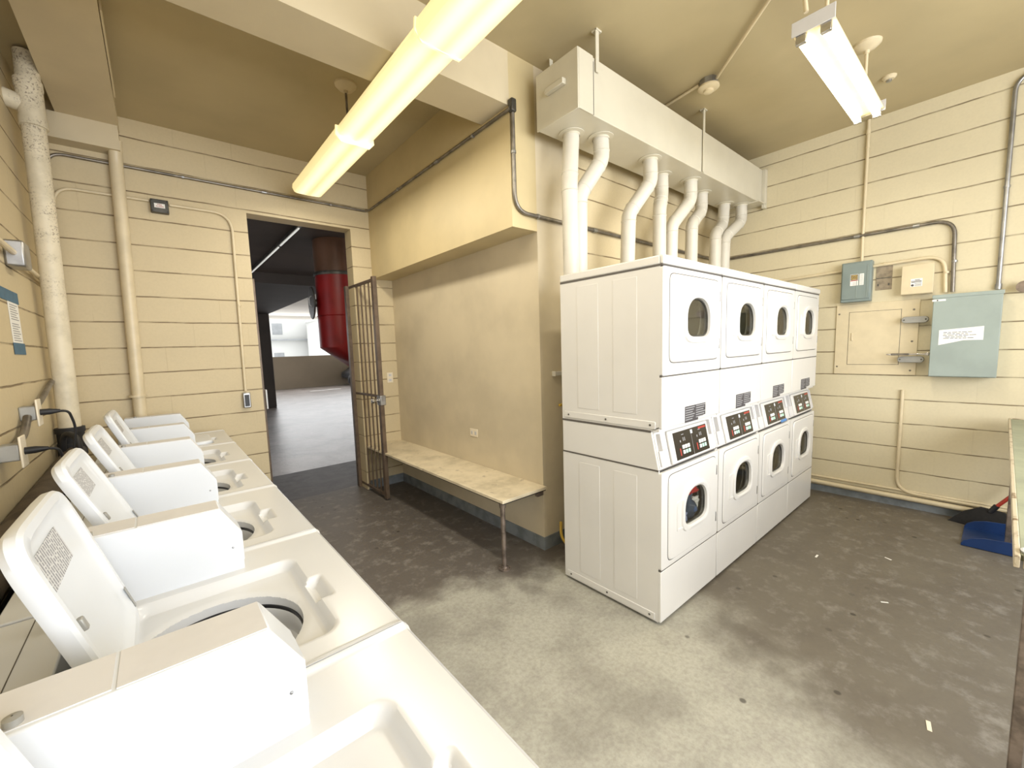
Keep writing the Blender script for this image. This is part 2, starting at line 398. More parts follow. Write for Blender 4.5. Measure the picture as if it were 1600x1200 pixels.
MB().lathe((-.03, -GW+.085, 1.05), (-1, 0, 0), [(.016, 0), (.016, .01), (.001, .012)], 16).build('lever_plate', 'chrome', lk)

# ------------------------------------------------------------------ garage beyond the door
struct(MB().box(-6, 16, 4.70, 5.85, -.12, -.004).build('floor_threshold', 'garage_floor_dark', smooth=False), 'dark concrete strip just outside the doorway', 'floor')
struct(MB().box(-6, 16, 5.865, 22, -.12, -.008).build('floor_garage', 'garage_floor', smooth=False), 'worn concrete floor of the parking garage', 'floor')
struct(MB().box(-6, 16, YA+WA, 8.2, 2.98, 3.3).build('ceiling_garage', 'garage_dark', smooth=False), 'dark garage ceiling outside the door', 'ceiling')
struct(MB().box(-6, 2.68, 8.2, 16, 2.80, 3.3).build('trim_5', 'garage_beam', smooth=False), 'deep garage beam, shade put into its dark colour', 'beam')
struct(MB().box(2.68, 16, 8.2, 22, 3.30, 3.45).build('ceiling_garage_far', 'garage_lit_ceiling', smooth=False), 'far garage ceiling, daylight put into its pale colour', 'ceiling')
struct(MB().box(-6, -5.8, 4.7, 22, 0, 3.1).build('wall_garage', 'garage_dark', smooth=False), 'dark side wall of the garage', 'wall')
tag(MB().box(2.1, 2.66, 13.9, 14.5, -.008, 2.8).build('concrete_column', 'garage_beam', bevel=.02), 'dark square column standing in the parking garage', 'column')
struct(MB().box(-6, 16, 21, 21.25, 0, 1.5).build('wall_parapet', 'parapet_tan', smooth=False), 'low tan parapet wall at the far side of the garage', 'wall')
tag(MB().box(4.9, 6.2, 18.7, 18.82, -.008, -.003).build('parking_line', 'line_white', smooth=False), 'thin white painted parking line on the garage floor', 'line')
bpy.data.objects['parking_line'].rotation_euler = (0, 0, 0)
lf = MB().box(-.02, .02, 0, 3.4, -.04, 0).build('strip_light', 'steel_dark', loc=(1.34, 4.75, 2.98)); tag(lf, 'long thin strip light under the dark garage ceiling', 'light')
MB().box(-.008, .008, .3, 1.2, -.052, -.04).build('tube', 'garage_tube', lf, smooth=False); MB().box(-.008, .008, 1.3, 3.3, -.052, -.04).build('tube', 'garage_tube', lf, smooth=False)
# trash chute
ch = empty('trash_chute', (1.92, 5.62, 0), 'big round trash chute, dark red below and brown above, outside the doorway', 'chute')
MB().lathe((0, 0, 2.55), (0, 0, 1), [(.275, 0), (.275, .43)], 40, True).build('upper_pipe', 'chute_brown', ch)['label'] = 'brown upper pipe'
MB().lathe((0, 0, 2.53), (0, 0, 1), [(.285, 0), (.288, .01), (.288, .035), (.285, .045), (.27, .045), (.27, 0)], 40).build('band', 'steel_dark', ch)
K = 40
def cring(cx, z, rx, tilt): return [(cx + rx*math.cos(2*PI*i/K), .275*math.sin(2*PI*i/K)*(rx/.275 if rx < .275 else 1), z - tilt*math.cos(2*PI*i/K)) for i in range(K)]
MB().loops([cring(0, 2.54, .275, 0), cring(0, 1.9, .277, 0), cring(0, 1.62, .277, .0), cring(.10, 1.42, .235, .10), cring(.22, 1.30, .2, .12), cring(.45, 1.22, .19, .12)]).build('chute_body', 'chute_red', ch)['label'] = 'dark red lower body with a bent mouth'
MB().lathe((0, 0, 2.02), (0, 0, 1), [(.279, 0), (.285, .006), (.279, .012)], 40).build('seam_band', 'chute_red', ch)
dd = MB().lathe((-.24, .10, 2.20), (-1, .1, 0), [(.05, -.02), (.05, .06), (.2, .065), (.21, .075), (.2, .085), (.06, .09), (.001, .092)], 36).build('round_hatch', 'steel_dark', ch); dd['label'] = 'dark round hatch door'
MB().tube([(-.33, .02, 2.14), (-.37, .02, 2.16), (-.37, .02, 2.26), (-.33, .02, 2.28)], .009, .03).build('handle', 'steel', dd)
# car seen as a wheel
car = empty('parked_car', (7.26, 19.2, 0), 'parked car mostly hidden behind the gate, one silver wheel showing', 'car')
MB().prism([(-.30, .34), (-.28, .62), (.2, .9), (.5, 1.0), (1.0, 1.45), (2.4, 1.45), (3.2, 1.0), (3.5, .9), (3.55, .35)], 'y', 0, 1.7).build('car_body', 'car_paint', car, bevel=.06, seg=3)
for x in (-.2, 2.6):
    wv = MB().lathe((x, -.02, .315), (0, -1, 0), [(.2, -.2), (.3, -.2), (.315, -.16), (.315, -.02), (.3, .0), (.22, .01)], 32, False).build('wheel', 'tire', car)
    hb = MB().lathe((x, -.02, .315), (0, -1, 0), [(.22, .0), (.21, .012), (.2, -.01)], 32)
    for k in range(5):
        a = 2*PI*k/5; M_ = Matrix.Translation((x, -.02, .315)) @ Matrix.Rotation(a, 4, 'Y')
        hb.box(-.022, .022, -.012, .02, .03, .21, M_)
    hb.lathe((x, -.02, .315), (0, -1, 0), [(.05, -.02), (.05, .012), (.001, .016)], 20)
    hb.build('rim', 'chrome', wv)
# white buildings far off
bd = empty('apartment_building', (10, 38, 0), 'pale apartment block across the street, bleached by daylight', 'building')
MB().box(-6, 18, 0, 10, -8, 14).build('facade', 'building_white', bd, smooth=False)
for z in (-.2, 2.8, 5.8): MB().box(-6, 18, -.5, 0, z, z+.12).build('floor_band', 'window_grey', bd, smooth=False)
for x in (-2.6, 1.6, 4.0):
    for z in (.9, 3.3, 5.9): MB().box(x, x+.75, -.03, .0, z, z+.9).build('window', 'window_grey', bd, smooth=False)
bd2 = empty('low_building', (8.8, 33, 0), 'nearer white building with a flat roof beyond the parapet', 'building')
MB().box(1.0, 12, 0, 4, -6, 4.2).build('facade', 'building_white', bd2, smooth=False)
MB().box(.9, 12.1, -.2, 4.2, 4.2, 4.4).build('roof_edge', 'building_white', bd2, smooth=False)
for x in (1.8, 4.2): MB().box(x, x+.8, -.03, 0, 2.2, 3.6).build('window', 'window_grey', bd2, smooth=False)

# ------------------------------------------------------------------ stacked dryers
DW, DD, DH = .683, .675, 1.966
DX, DY = 1.968, 1.098
def window_loop(cx, cz, grow=0): return sup(cx, cz, .135+grow, .118+grow, .095+grow, 2.3, 4.2)
def front_half(root, z0, z1, cz, door_z0, door_z1, zc0):
    """front plate with hole, door with window, drum"""
    cx = DW/2+.045
    o = xz(sup(DW/2, (z0+z1)/2, DW/2-.004, (z1-z0)/2, (z1-z0)/2, 40, K=64), 0)
    o2 = xz(sup(DW/2, (z0+z1)/2, DW/2-.004, (z1-z0)/2, (z1-z0)/2, 40, K=64), .02)
    h = xz(window_loop(cx, cz), 0); h2 = xz(window_loop(cx, cz), .02)
    MB().ring([o, o2, h2, h]).build('front_panel', 'enamel', root, bevel=.004)
def make_dryer(x0, label):
    r = empty('stacked_dryer', (x0, DY, 0), label, 'dryer', 'stacked dryers along the rear wall')
    W = DW
    # upper cabinet shell (open front) and lower cabinet shell
    MB().box(.003, .012, .012, DD, 1.07, 1.919).box(W-.012, W-.003, .012, DD, 1.07, 1.919).box(.012, W-.012, DD-.01, DD, 1.07, 1.919).box(.012, W-.012, .012, DD-.01, 1.07, 1.08).build('upper_cabinet', 'enamel', r, smooth=False)
    MB().box(.003, .012, .012, DD, .015, .86).box(W-.012, W-.003, .012, DD, .015, .86).box(.012, W-.012, DD-.01, DD, .015, .86).box(.012, W-.012, .012, DD-.01, .015, .03).build('lower_cabinet', 'enamel', r, smooth=False)
    MB().box(-.001, W+.0, .01, DD, 1.921, DH).box(-.001, W, -.012, .01, 1.921, DH).build('top_cap', 'enamel', r, bevel=.007)
    # middle section with sloped front
    MB().prism([(.055, 1.065), (DD, 1.065), (DD, .862), (.012, .862)], 'x', .003, W-.003).build('middle_section', 'enamel', r, bevel=.004)
    # shade of the thin gaps put into near-black seam strips
    for q in ((-.0032, 1.912, 1.922), (.058, 1.060, 1.072), (.0135, .856, .8645)): MB().box(.0015, W-.0015, q[0], DD-.001, q[1], q[2]).build('seam', 'groove', r, smooth=False)
    # side details, left
    for z0, z1 in ((1.15, 1.88), (.09, .81)):
        for y0, y1 in ((.14, .29), (.39, .545)):
            MB().box(.0012, .004, y0, y1, z0, z1).build('pressed_panel', 'enamel', r, bevel=.0012)
        MB().lathe((.003, .50, z0+.07), (-1, 0, 0), [(.048, .0), (.0475, .0015), (.0455, .0015), (.045, .0008), (.001, .0008)], 28).build('knockout', 'enamel', r)
        MB().box(-.002, .004, .03, DD-.02, z0-.068, z0-.028).build('bottom_flange', 'enamel', r, bevel=.003)
        fl = MB()
        for y in (.06, .34, .62): fl.lathe((-.002, y, z0-.048), (-1, 0, 0), [(.006, 0), (.005, .003), (.001, .004)], 10)
        fl.build('screws', 'steel_dark', r)
    cx = W/2+.03
    # upper front: full panel 1.355..1.93, plain panel 1.075..1.35
    def plate(z0, z1, cz, d0, d1, nm):
        fo = sup(W/2, (z0+z1)/2, W/2-.003, (z1-z0)/2, (z1-z0)/2, 60, K=64)
        wl = window_loop(cx, cz, .012)
        MB().ring([xz(fo, -.004), xz(fo, .012), xz(wl, .012), xz(wl, -.004)]).build(nm, 'enamel', r, smooth=False)
        # door
        dcx, dw = W/2+.015, .285
        do = sup(dcx, (d0+d1)/2, dw, (d1-d0)/2, (d1-d0)/2, 16, K=64)
        do_ = sup(dcx, (d0+d1)/2, dw-.005, (d1-d0)/2-.005, (d1-d0)/2-.005, 16, K=64)
        gr = sup(dcx, (d0+d1)/2, dw+.004, (d1-d0)/2+.004, (d1-d0)/2+.004, 16, K=64)
        MB().loops([xz(gr, -.0042), xz(sup(dcx, (d0+d1)/2, dw-.01, (d1-d0)/2-.01, (d1-d0)/2-.01, 16), -.0046)], False).build('door_gap', 'groove', r, smooth=False)
        wl2 = window_loop(cx, cz, .008)
        d = MB().ring([xz(do, -.005), xz(do_, -.012), xz(wl2, -.012), xz(wl2, .0)]).build('door', 'enamel', r)
        # raised window trim
        MB().ring([xz(window_loop(cx, cz, .034), -.012), xz(window_loop(cx, cz, .030), -.021), xz(window_loop(cx, cz, .012), -.024), xz(window_loop(cx, cz, 0), -.018), xz(window_loop(cx, cz, -.003), .004), xz(window_loop(cx, cz, .02), .004)]).build('window_trim', 'enamel', d)
        gk = MB().ring([xz(window_loop(cx, cz, 0), -.004), xz(window_loop(cx, cz, -.009), -.006), xz(window_loop(cx, cz, -.011), .002), xz(window_loop(cx, cz, 0), .004)]).build('gasket', 'steel_dark', d)
        gl = MB(); gl.loops([xz(window_loop(cx, cz, -.002), -.002), xz(window_loop(cx, cz, -.002), -.0005)]); gl.build('window_pane', 'door_glass', d, smooth=False)
        # handle recess lip left of window
        hx = cx-.135-.075
        MB().ring([xz(sup(hx+.03, cz-.01, .042, .085, .085, 10), -.012), xz(sup(hx+.03, cz-.01, .040, .083, .083, 10), -.0165), xz(sup(hx+.034, cz-.01, .034, .075, .075, 10), -.0165), xz(sup(hx+.036, cz-.01, .031, .072, .072, 10), -.0125)]).build('handle', 'enamel', d)
        for hz in (d0+.09, d1-.09):
            MB().box(dcx+dw-.002, dcx+dw+.008, -.013, -.004, hz-.03, hz+.03).build('hinge', 'steel', d, bevel=.002)
        # drum
        MB().lathe((cx-.03, .03, cz+.01), (0, 1, 0), [(.14, 0), (.18, .01), (.275, .03), (.275, .46), (.12, .50), (.001, .50)], 40).build('drum', 'drum_grey', r)
    plate(1.362, 1.912, 1.652, 1.425, 1.882, 'upper_front_panel')
    plate(.315, .852, .585, .345, .825, 'lower_front_panel')
    MB().box(.003, W-.003, -.004, .014, 1.085, 1.355).prism([(-.004, 1.088), (.06, 1.066), (.06, 1.076), (.014, 1.10)], 'x', .003, W-.003).build('access_panel', 'enamel', r, bevel=.004)
    for q in (1.353, .306): MB().box(.004, W-.004, -.002, .012, q, q+.011).build('seam', 'groove', r, smooth=False)
    MB().box(.003, W-.003, -.004, .014, .018, .308).build('kick_panel', 'enamel', r, bevel=.004)
    # control fascia on slope: local frame
    sl = math.atan2(.043, .203); M_ = Matrix.Translation((0, .012, .862)) @ Matrix.Rotation(-sl, 4, 'X')
    fx = MB().box(.012, W-.012, -.006, .002, .004, .20, M_)
    fx.build('control_fascia', 'enamel', r, bevel=.003)
    pb = MB().box(.12, W-.10, -.022, -.006, .008, .190, M_).build('control_bezel', 'enamel', r, bevel=.006)
    for x0_, x1_ in ((.02, .105), (W-.09, W-.015)):
        s_ = MB(); s_.box(x0_, x1_, -.016, -.006, .015, .10, M_).box(x0_+.01, x0_+.016, -.03, -.006, .10, .19, M_).build('slot_housing', 'enamel_strip', pb, bevel=.003)
    bp = MB().box(.165, .555, -.0245, -.022, .022, .172, M_).build('display_panel', 'panel_black', pb, smooth=False); bp['label'] = 'black display panel'
    for hx in (.165, .362):
        b = MB()
        for i in range(3):
            b.box(hx+.075+i*.030, hx+.098+i*.030, -.027, -.0245, .073, .094, M_)
            if i < 1: b.box(hx+.075+i*.030, hx+.098+i*.030, -.027, -.0245, .045, .066, M_)
        b.build('white_buttons', 'button_white', bp, bevel=.002)
        MB().box(hx+.105, hx+.128, -.027, -.0245, .045, .066, M_).box(hx+.135, hx+.158, -.027, -.0245, .045, .066, M_).build('green_buttons', 'button_green', bp, bevel=.002)
        MB().box(hx+.045, hx+.055, -.0255, -.0245, .040, .080, M_).build('start_mark', 'red_print', bp, smooth=False)
        MB().box(hx+.06, hx+.068, -.0255, -.0245, .112, .124, M_).box(hx+.095, hx+.101, -.0255, -.0245, .115, .135, M_).box(hx+.112, hx+.118, -.0255, -.0245, .115, .135, M_).box(hx+.085, hx+.11, -.0255, -.0245, .150, .154, M_).build('panel_print', 'print_grey', bp, smooth=False)
    MB().box(.455, .545, -.0255, -.0245, .155, .166, M_).build('red_stripe', 'red_print', bp, smooth=False)
    MB().box(.356, .380, -.0258, -.0245, .142, .164, M_).build('maker_mark', 'enamel_white', bp, bevel=.004)
    MB().box(.3605, .3625, -.0255, -.0245, .025, .14, M_).build('panel_divider', 'print_grey', bp, smooth=False)
    # warning label
    st = MB().box(.245, .49, -.0055, -.004, 1.105, 1.175).box(.245, .40, -.0055, -.004, 1.085, 1.105).build('warning_label', 'ink', r, smooth=False); st['label'] = 'dark printed warning label'
    ln = MB()
    for cx0, cx1, n_, zt in ((.25, .355, 6, 1.168), (.372, .486, 6, 1.17)):
        for i in range(n_): ln.box(cx0, cx1-.012*(i % 3), -.0062, -.0055, zt-.013*i-.005, zt-.013*i)
    ln.build('label_text', 'print_grey', st, smooth=False)
    # dark rail filling the gap under the cabinet
    MB().box(.02, W-.02, .03, DD-.03, 0, .016).build('base_rail', 'steel_dark', r, smooth=False)
    return r
LB = ['white stacked dryer nearest the bench, clothes showing in its lower window',
      'second white stacked dryer from the bench, empty, standing right of the one with clothes',
      'third white stacked dryer from the bench, blue tape under its black control panel',
      'white stacked dryer at the far right end of the row, closest to the electrical panels']
d0 = make_dryer(DX, LB[0])
drs = [d0]
for i in range(1, 4):
    d = copy_tree(d0); d.location.x = DX + .686*i; d['label'] = LB[i]; drs.append(d)
sl = math.atan2(.043, .203); M_ = Matrix.Translation((0, .012, .862)) @ Matrix.Rotation(-sl, 4, 'X')
bt = MB().box(.44, .57, -.0235, -.022, .0, .02, M_).build('tape', 'blue_tape_bright', drs[2], smooth=False); bt['label'] = 'strip of blue tape'
# laundry in the lower drum of the first stack
def blob(name, mat, c, s, seed, label):
    bm = bmesh.new(); bmesh.ops.create_icosphere(bm, subdivisions=4, radius=1)
    rnd = random.Random(seed); ph = [rnd.uniform(0, 6) for _ in range(6)]
    for v in bm.verts:
        x, y, z = v.co
        k = 1 + .16*math.sin(5*x+ph[0]+2*z) + .13*math.sin(7*z+ph[1]+3*y) + .07*math.sin(13*x+ph[2]-9*z) + .05*math.sin(19*z+ph[3]+11*y)
        v.co = Vector((x*s[0]*k, y*s[1]*k, z*s[2]*k))
    b = MB(); b.bm.free(); b.bm = bm
    o = b.build(name, mat, loc=c); tag(o, label, 'clothes'); return o
lx = DX+DW/2+.03; lz = .585
blob('navy_garment', 'cloth_navy', (lx-.005, DY+.085, lz-.02), (.13, .07, .13), 1, 'crumpled navy garment filling the lower dryer window')
blob('red_garment', 'cloth_red', (lx+.04, DY+.045, lz+.07), (.07, .03, .035), 2, 'red garment at the top of the lower dryer window')
blob('white_garment', 'cloth_white', (lx+.07, DY+.032, lz-.01), (.055, .018, .034), 3, 'small white garment on the right of the lower dryer window')
blob('blue_garment', 'cloth_blue', (lx-.07, DY+.032, lz-.06), (.05, .018, .045), 4, 'pale blue garment at the lower left of the dryer window')

# ------------------------------------------------------------------ exhaust duct and pipes
du = empty('exhaust_duct', (2.05, 1.67, 2.925), 'long cream sheet metal exhaust duct hung above the dryers', 'duct')
DL, DDp, DHh = 2.91, .335, .33
MB().box(0, DL, 0, DDp, 0, DHh).build('duct_body', 'duct_white', du, bevel=.004)
MB().box(-.012, .0, -.004, DDp+.004, -.004, DHh+.004).build('end_cap', 'duct_white', du, bevel=.003)
hd = MB().box(-.045, -.012, .085, .235, .165, .20).build('pull_handle', 'duct_white', du, bevel=.004)
MB().box(-.002, .13, -.006, .0, -.002, DHh+.002).build('corner_strip', 'duct_white', du, bevel=.002)
MB().box(DL-.012, DL+.05, -.03, 0, -.05, DHh+.0).box(DL-.16, DL+.04, -.03, DDp, -.012, -.001).build('wall_flange', 'duct_white', du, bevel=.003)
MB().box(.131, .1345, -.0062, -.0005, 0, DHh-.03).build('seam', 'groove', du, smooth=False)
for x in (.15, 1.56):
    MB().box(x, x+.03, -.012, -.007, .0 if x > 1 else DHh-.08, .492).box(x+.0, x+.05, -.018, .02, .482, .492).build('hanger_strap', 'duct_white', du, smooth=False)
MB().box(.12, .15, DDp+.002, DDp+.007, DHh-.05, .492).build('hanger_strap', 'duct_white', du, smooth=False)
zt = 2.925
pipes = [
 ([(2.244, 1.895, zt), (2.20, 1.88, 2.60), (2.195, 1.87, 1.80)], 'straight white vent pipe nearest the bench'),
 ([(2.444, 1.809, zt), (2.455, 1.81, 2.78), (2.275, 1.86, 2.53), (2.275, 1.87, 1.80)], 'bent white vent pipe beside the leftmost straight one'),
 ([(3.028, 1.79, zt), (3.04, 1.79, 2.76), (2.82, 1.84, 2.50), (2.815, 1.86, 1.80)], 'white vent pipe with the widest double elbow, third along the duct'),
 ([(3.38, 1.894, zt), (3.38, 1.89, 2.76), (3.31, 1.87, 2.63), (3.31, 1.87, 1.80)], 'nearly straight white vent pipe, fourth along the duct'),
 ([(3.708, 1.806, zt), (3.72, 1.81, 2.76), (3.47, 1.85, 2.52), (3.47, 1.86, 1.80)], 'white vent pipe with a slanting elbow, fifth along the duct'),
 ([(4.101, 1.892, zt), (4.10, 1.89, 2.76), (3.87, 1.87, 2.60), (3.86, 1.87, 1.80)], 'white vent pipe with a slight elbow, sixth along the duct'),
 ([(4.622, 1.90, zt), (4.60, 1.90, 2.73), (4.36, 1.87, 2.58), (4.36, 1.87, 1.80)], 'slightly bent white vent pipe, second from the right wall'),
 ([(4.805, 1.808, zt), (4.82, 1.81, 2.76), (4.55, 1.86, 2.57), (4.54, 1.87, 1.80)], 'bent white vent pipe closest to the right wall'),
]
for k, (pts, lab) in enumerate(pipes):
    r = .053
    t = empty('vent_pipe', pts[0], lab, 'pipe', 'vent pipes between dryers and duct'); o0 = Vector(pts[0])
    P = [Vector(p)-o0 for p in pts]
    MB().tube(P, r, .05, 24, 3).build('pipe', 'vent_white', t)
    MB().lathe((0, 0, 0), (0, 0, -1), [(r, -.001), (.085, .001), (.085, .006), (r+.004, .008), (r+.003, .02)], 32).build('collar', 'duct_white', t)
    for i in range(1, len(P)-1):
        for q, s_ in ((P[i-1], .055), (P[i+1], .055)):
            d = (q-P[i]).normalized(); c = P[i]+d*s_
            a_ = .004
            MB().lathe(c, d, [(r, -a_), (r+.0035, 0), (r, a_)], 24).build('crimp_ring', 'vent_white', t)

# ------------------------------------------------------------------ conduits
def conduit(name, pts, r, mat, label, fil=.08, straps=(), cat='conduit', smat='steel'):
    o0 = Vector(pts[0]); t = MB().tube([Vector(p)-o0 for p in pts], r, fil, 12, 8).build(name, mat, loc=o0); tag(t, label, cat)
    for (c, ax, kind) in straps:
        c = Vector(c)-o0
        if kind == 'c': MB().cyl(c-Vector(ax)*.02, c+Vector(ax)*.02, r*1.35, n=14).build('coupling', smat, t)
        else:
            MB().cyl(c-Vector(ax)*.008, c+Vector(ax)*.008, r*1.3, n=14).build('strap', smat, t)
    return t
yc = YA-.016
conduit('electrical_conduit', [(-.505, yc, 1.9), (-.485, yc, 3.045), (1.86, yc, 3.045), (XB-.016, 4.39, 3.045), (XB-.016, 2.13, 3.055), (1.886, 2.095, 3.06)], .011, 'conduit_steel',
    'dark steel conduit running along the back wall and over the bench', [.1, .06, .03, .01], straps=[((.9, yc, 3.045), (1, 0, 0), 'c'), ((-.1, yc, 3.045), (1, 0, 0), 's'), ((.3, yc, 3.045), (1, 0, 0), 's'), ((1.5, yc, 3.045), (1, 0, 0), 's'), ((XB-.016, 3.7, 3.05), (0, 1, 0), 's'), ((XB-.016, 3.0, 3.05), (0, 1, 0), 'c'), ((XB-.016, 2.5, 3.05), (0, 1, 0), 's')])
cf = MB().box(-.02, .022, -.03, .012, -.05, .03).build('corner_fitting', 'steel_dark', bevel=.008, loc=(1.905, 2.105, 3.09)); tag(cf, 'small dark conduit elbow fitting at the soffit corner', 'fitting')
yq = YE-.018
conduit('electrical_conduit', [(1.912, yq, 3.05), (1.912, yq, 2.43), (4.97, yq, 2.43), (XC-.018, yq-.03, 2.43), (XC-.018, .30, 2.43), (XC-.018, .285, 1.86)], .0135, 'conduit_steel',
    'dark steel conduit dropping from the soffit, running behind the vent pipes to the grey panel', [.12, .02, .03, .12], straps=[((1.912, yq, 2.80), (0, 0, 1), 's'), ((2.12, yq, 2.43), (1, 0, 0), 's'), ((2.75, yq, 2.43), (1, 0, 0), 'c'), ((XC-.018, .9, 2.43), (0, 1, 0), 'c'), ((XC-.018, .52, 2.43), (0, 1, 0), 'c'), ((XC-.018, .287, 2.1), (0, 0, 1), 's')])
conduit('electrical_conduit', [(XC-.016, 2.0, 2.10), (XC-.016, .34, 2.16), (XC-.016, .325, 1.86)], .013, 'cream_metal', 'cream painted conduit curving down beside the small cream box', .12, straps=[((XC-.016, .7, 2.15), (0, 1, 0), 's'), ((XC-.016, .327, 2.02), (0, 0, 1), 's')], smat='cream_metal')
conduit('electrical_conduit', [(XC-.016, -.35, 3.40), (XC-.016, .05, 3.36), (XC-.016, .05, 1.85)], .014, 'steel', 'bare steel conduit dropping to the right side of the grey panel', .10, straps=[((XC-.016, .05, 2.6), (0, 0, 1), 's'), ((XC-.016, .05, 1.87), (0, 0, 1), 'c')])
conduit('electrical_conduit', [(XC-.02, .86, 3.41), (XC-.014, .86, 3.28), (XC-.014, .86, 2.42), (XC-.03, .855, 2.20)], .012, 'cream_metal', 'cream painted conduit from the ceiling down to the dark grey switch box', .03, straps=[((XC-.02, .86, 3.31), (0, 0, 1), 'c'), ((XC-.014, .86, 3.18), (0, 0, 1), 's')], smat='cream_metal')
conduit('electrical_conduit', [(XC-.014, .537, 1.05), (XC-.014, .537, .14), (XC-.014, -.9, .125)], .013, 'cream_metal', 'cream painted conduit rising from the floor line below the recessed panel', .13, smat='cream_metal')
conduit('water_pipe', [(XC-.03, 2.0, .105), (XC-.03, -.9, .085)], .022, 'cream_pipe', 'fat cream pipe running low along the right wall', cat='pipe')
conduit('water_pipe', [(XC-.012, 2.0, .150), (XC-.012, -.9, .158)], .010, 'cream_pipe', 'thin cream pipe just above the fat one on the right wall', cat='pipe')
conduit('electrical_conduit', [(-.50, yc-.01, 2.55), (-.46, yc, 2.81), (.06, yc, 2.81)], .011, 'cream_pipe', 'cream conduit arching from behind the big drain pipe to the alarm box', .10, smat='cream_pipe')
conduit('electrical_conduit', [(.19, yc, 2.80), (.62, yc, 2.80), (.60, yc, 1.22)], .012, 'cream_pipe', 'cream conduit from the alarm box curving down to the wall switch', [.15], straps=[((.614, yc, 2.0), (0, 0, 1), 's')], smat='cream_pipe')
conduit('drain_pipe', [(-.10, 4.36, 3.20), (-.11, YA-.05, 3.06), (-.165, YA-.05, .3)], .043, 'cream_pipe', 'cream drain pipe standing against the back wall behind the farthest washer', .06, straps=[((-.152, YA-.05, 1.25), (0, 0, 1), 's')], cat='pipe', smat='cream_pipe')
bigp = empty('drain_stack', (-.48, 3.85, 0), 'thick cream drain pipe with peeling paint beside the washers', 'pipe')
MB().tube([(-.005, 0, 1.08), (.03, 0, 3.40)], .055, 0, 28).build('pipe', 'peeling_pipe', bigp)
MB().tube([(.02, 0, 3.09), (-.09, 0, 3.12)], .05, 0, 24).build('branch', 'peeling_pipe', bigp)
MB().lathe((.025, 0, 2.97), (0, 0, 1), [(.055, 0), (.064, .003), (.064, .05), (.06, .06), (.06, .22), (.064, .225), (.064, .27), (.055, .272)], 28).build('fitting', 'peeling_pipe', bigp)
hubm = MB().lathe((-.005, 0, .93), (0, 0, 1), [(.05, 0), (.07, .0), (.07, .08), (.066, .085), (.066, .15), (.072, .152), (.072, .185), (.055, .187)], 28).build('rubber_coupling', 'black_rubber', bigp); hubm['label'] = 'black rubber coupling'
conduit('drain_hose', [(-.475, 3.8, .93), (-.475, -.6, .80)], .062, 'pipe_dusty', 'dusty brown horizontal drain pipe behind the washers', cat='pipe')
conduit('drain_hose', [(-.43, 3.7, .98), (-.44, 3.0, .92), (-.42, 2.3, .80), (-.43, 1.0, .72), (-.43, -.5, .70)], .026, 'black_rubber', 'black rubber hose lying beside the dusty drain pipe', .2, cat='hose')
conduit('drain_hose', [(-.52, 3.75, .95), (-.50, 3.72, 1.10), (-.43, 3.62, 1.08), (-.42, 3.6, .9)], .016, 'black_rubber', 'short black hose looped at the pipe coupling', .08, cat='hose')
# steel hose clamp end at the left edge
conduit('hose_clamp', [(-.43, 1.27, .93), (-.37, 1.30, .93)], .018, 'chrome', 'shiny metal hose end poking out behind the washers', cat='fitting')

# ------------------------------------------------------------------ alarm box, switch, outlets
ab = MB().box(-.058, .058, -.05, 0, -.052, .052).build('alarm_box', 'steel_dark', bevel=.005, loc=(.124, YA, 2.772)); tag(ab, 'small grey junction box with a white sign on the back wall', 'junction box')
pl = MB().box(-.034, .034, -.052, -.050, -.016, .018).build('sign', 'paper', ab, smooth=False)
text_mesh('FIRE\nALARM', .016, 'red_print', pl, M=Matrix.Translation((0, -.0525, .001)) @ MX_BACK)
for x in (-.048, .048):
    for z in (-.04, .04): MB().lathe((x, -.05, z), (0, -1, 0), [(.005, 0), (.004, .003), (.001, .004)], 10).build('screw', 'black', ab)
sw = MB().box(-.03, .03, -.045, 0, -.07, .07).build('wall_switch', 'steel', bevel=.006, loc=(.602, YA, 1.135)); tag(sw, 'small metal switch box on the back wall left of the doorway', 'switch')
MB().box(-.018, .018, -.05, -.045, -.055, .05).build('switch_face', 'black', sw, bevel=.003)
def outlet(name, loc, mx, label, rot=0, depth=.006):
    t = MB().box(-.036, .036, -.058, .058, 0, depth, mx).build(name, 'beige_plate', bevel=.003, loc=loc); tag(t, label, 'outlet')
    b = MB()
    for zz in (-.028, .028):
        b.box(-.016, .016, zz-.014, zz+.014, depth, depth+.0015, mx)
    b.build('receptacle', 'enamel_strip', t, smooth=False)
    s_ = MB()
    for zz in (-.028, .028):
        for xx in (-.007, .007): s_.box(xx-.001, xx+.001, zz-.005, zz+.005, depth+.0012, depth+.002, mx)
    s_.build('slot', 'black', t, smooth=False); return t
MX_LEFT = Matrix(((0, 0, 1, 0), (1, 0, 0, 0), (0, 1, 0, 0), (0, 0, 0, 1)))
ob = outlet('wall_outlet', (XN, 2.974, .787), MX_RIGHT @ Matrix.Rotation(PI/2, 4, 'Z'), 'sideways blank-looking outlet plate on the smooth wall above the bench')
outlet('wall_outlet', (2.035, YA, 1.242), MX_BACK, 'small cream outlet plate on the block wall behind the gate')
